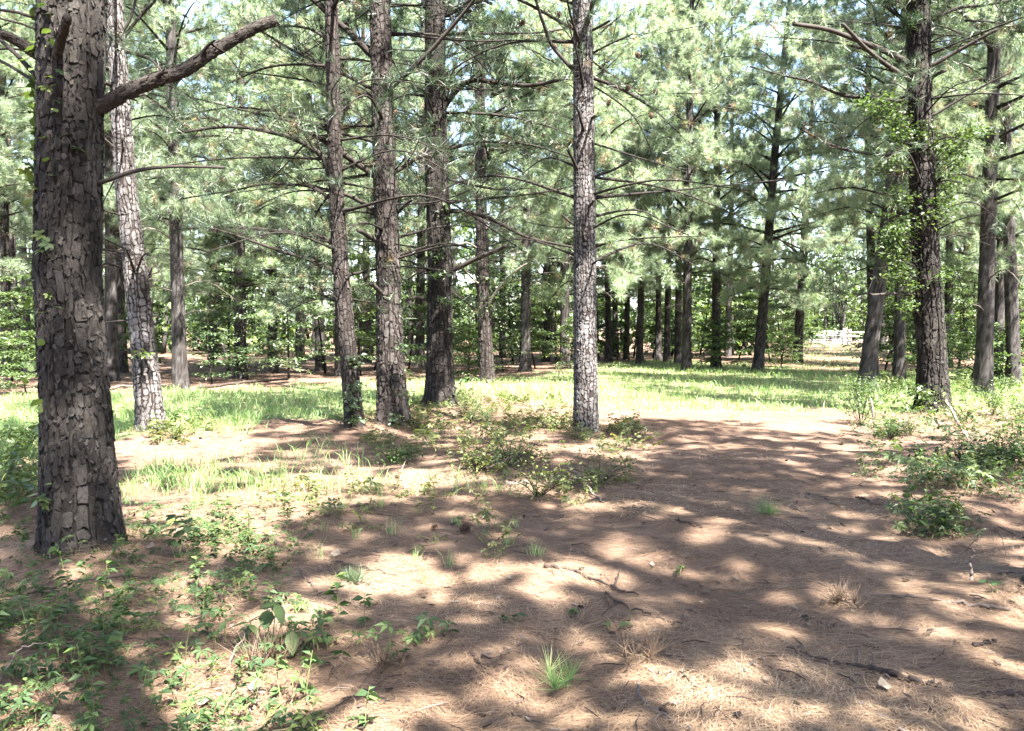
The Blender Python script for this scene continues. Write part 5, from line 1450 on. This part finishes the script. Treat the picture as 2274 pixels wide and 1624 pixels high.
# cones hanging on limbs of the pale and vine-clad trunks are parts of those pines
for key, spots in (("pale", [(1396, 190), (1453, 198), (1446, 250), (1355, 222), (1418, 118), (1412, 116), (1243, 25), (1163, 45)]), ("vine", [(1116, 215), (1205, 297), (1232, 97)]), ("scarred", [(880, 245)])):
    t, base, axis, rad, d = HERO[key]
    for i, (x, y) in enumerate(spots):
        o = obj("hanging_cone", CONE, t, at(x, y, d - .35) - base); o.rotation_euler = (math.pi - .4, .3, i * 1.7); o.scale = (1.1, 1.1, 1.1)
DRY = []
for tn_ in (.3, .7, .95):
    g_ = Geo(); v_, t_ = leaflet(0.10, 0.075, -0.25, -0.15); v_[:, 2] += .008 * np.sin(v_[:, 1] * 80); g_.add(v_, t_, tn_); DRY.append(g_.mesh("dry_leaf", [M_DRYLEAF]))
for i, (px, py, v, s, lab) in enumerate(((742, 1245, 2, 1.0, "tan curled leaf on the straw near the crooked twig"), (968, 1330, 1, .7, "pale dry leaf in the sunlit straw at lower middle"), (935, 1318, 0, .6, "brown dry leaf left of the pale one"),
        (1972, 1530, 2, .8, "tan leaf below the thick broken branch"), (1782, 1560, 0, .5, "orange-brown leaf in the lower right straw"), (1690, 1505, 1, .6, "dry leaf curled beside the slender twig"),
        (1130, 1290, 2, .5, "whitish dry leaf in mid straw"), (1800, 1395, 1, .5, "small dry leaf in the sunny straw at right"), (440, 1565, 2, .9, "tan leaf under the creeper at bottom left"), (560, 1545, 1, .8, "dry leaf among creeper beside the white stick"),
        (2010, 1500, 1, .5, "dry leaf just right of the broken branch"), (1860, 1470, 0, .5, "brown leaf left of the broken branch"), (1450, 1260, 2, .5, "light leaf behind the dark fallen branch"), (1560, 1340, 2, .45, "light leaf on the bright straw right of the forked twig"),
        (250, 1265, 2, .8, "tan leaf at the foot of the thickest trunk"), (330, 1250, 1, .8, "dry leaf right of the thickest trunk's foot"), (1620, 1200, 1, .45, "small leaf on the straw below the pale trunk"))):
    o = obj("fallen_leaf", DRY[v], None, on_ground(px, py, .02)); o.rotation_euler = (.15, .1, i * 2.1); o.scale = (s,) * 3
    tag(o, lab, "dry leaf", "dry leaves on the straw")

def debris():
    r = np.random.default_rng(66); g = Geo()
    n = 1250
    y = 3.0 * (16 / 3.0) ** r.random(n); x = y * r.uniform(-.7, .7, n)
    keep = grass_mask(x, y) < 0.65; x, y = x[keep], y[keep]
    for X, Y in zip(x, y):
        if r.random() < 0.45:
            a = r.uniform(0, 6.28); l = r.uniform(.04, .22); dx, dy = math.cos(a) * l / 2, math.sin(a) * l / 2
            P = np.array([(X - dx, Y - dy, float(gz(X - dx, Y - dy)) + .012), (X + r.normal(0, .01), Y + r.normal(0, .01), float(gz(X, Y)) + .02), (X + dx, Y + dy, float(gz(X + dx, Y + dy)) + .014)])
            rr = r.uniform(.0015, .004)
            tube(g, P, [rr, rr, rr * .6], 4, r.uniform(.1, .8), 0)
        else:
            m = 5; a = np.linspace(0, 6.283, m, endpoint=False) + r.normal(0, .3, m); sz = r.uniform(.008, .03)
            tl = r.normal(0, .35, 2)
            px, py = sz * np.cos(a) * r.uniform(.6, 1.3, m), sz * np.sin(a) * r.uniform(.5, .9, m)
            z = float(gz(X, Y)) + .016 + px * tl[0] + py * tl[1]
            top = np.stack([X + px, Y + py, z], -1); low = top - (0, 0, .004)
            jj = np.arange(m); jn = (jj + 1) % m
            g.add(np.vstack([top, low]), np.vstack([[(0, 1, 2), (0, 2, 3), (0, 3, 4)], np.stack([jj, jj + m, jn], -1), np.stack([jn, jj + m, jn + m], -1)]), r.uniform(.0, .9), 0)
    tag(obj("litter_debris", g.mesh("litter_debris", [M_STICK])), "bits of bark and broken twigs strewn over the straw", kind="stuff")
debris()

# ------------------------------------------------------------------ far gate and fence
def solid(name, label, mat_rgb, rough=0.7):
    m, nt, out = new_mat(name)
    n = noise_node(nt, 14, 4, .6)
    c = ramp(nt, n, [(0.3, tuple(x * .75 for x in mat_rgb)), (0.7, mat_rgb)])
    p = node(nt, "ShaderNodeBsdfPrincipled"); nt.links.new(c, p.inputs["Base Color"]); p.inputs["Roughness"].default_value = rough
    nt.links.new(p.outputs[0], out.inputs[0])
    return m
M_POST = solid("bleached_fence_wood", "", (0.42, 0.36, 0.30)); M_PIPE = solid("white_pipe_rail", "", (0.7, 0.7, 0.68), .4); M_WIRE = solid("galvanised_wire", "", (0.4, 0.4, 0.4), .4)
def box(g, x0, x1, y0, y1, z0, z1, b=0.01):
    v = []
    for z, k in ((z0, 0), (z1 - b, 0), (z1, b)):
        v += [(x0 + k, y0 + k, z), (x1 - k, y0 + k, z), (x1 - k, y1 - k, z), (x0 + k, y1 - k, z)]
    t = []
    for r in (0, 4):
        for i in range(4):
            j = (i + 1) % 4
            t += [(r + i, r + j, r + 4 + j), (r + i, r + 4 + j, r + 4 + i)]
    t += [(8, 9, 10), (8, 10, 11)]
    g.add(v, t, 0.5)
def gate():
    D = 74.0
    X = lambda px: at(px, 740, D)[0]
    x0, x1, x2, x3 = X(1806), X(1834), X(1874), X(1886)
    gt = thing("field_gate", "white pipe and wire gate standing in sun at the end of the lane", "gate", (x0, D, 0))
    fc = thing("rail_fence", "bleached post and rail fence joining the far gate, right of it", "fence", (x2, D, 0))
    def mk(name, mat, parent, fn):
        g = Geo(); fn(g); obj(name, g.mesh("gate_" + name, [mat]), parent)
    w = x2 - x0
    for z in (0.98, 1.16, 0.80, 0.40, 0.12):
        mk("rail", M_PIPE, gt, lambda g, z=z: tube(g, [(0, 0, z), (w * .5, 0, z), (w, 0, z)], 0.032, 6, .5))
    for q in (0, .33, .66, 1):
        mk("upright", M_PIPE, gt, lambda g, q=q: tube(g, [(w * q, .04, .05), (w * q, .04, 1.18)], 0.03, 6, .5))
    def wires(g):
        for q in np.linspace(0.02, .98, 30):
            tube(g, [(w * q, -.03, .12), (w * q, -.03, .8)], 0.006, 3, .5)
        for z in np.linspace(.16, .74, 6):
            tube(g, [(0, -.035, z), (w, -.035, z)], 0.006, 3, .5)
    g = Geo(); wires(g); obj("wire_mesh", g.mesh("gate_wire_mesh", [M_WIRE]), gt)["kind"] = "stuff"
    for x, hh, ww in ((x1 - .1, 1.25, .22), (x2 + .15, 1.42, .28), (x3 + .1, 1.34, .28), (X(1925), 1.3, .22), (X(1975), 1.3, .22), (X(2030), 1.3, .22)):
        par = fc
        mk("post", M_POST, par, lambda g, x=x, hh=hh, ww=ww: box(g, x - x2 - ww / 2, x - x2 + ww / 2, .08, .08 + ww, -.1, hh))
    for z in (1.08, .72, .36):
        mk("rail", M_POST, fc, lambda g, z=z: box(g, .2, X(2040) - x2, .02, .075, z - .05, z + .05))
gate()
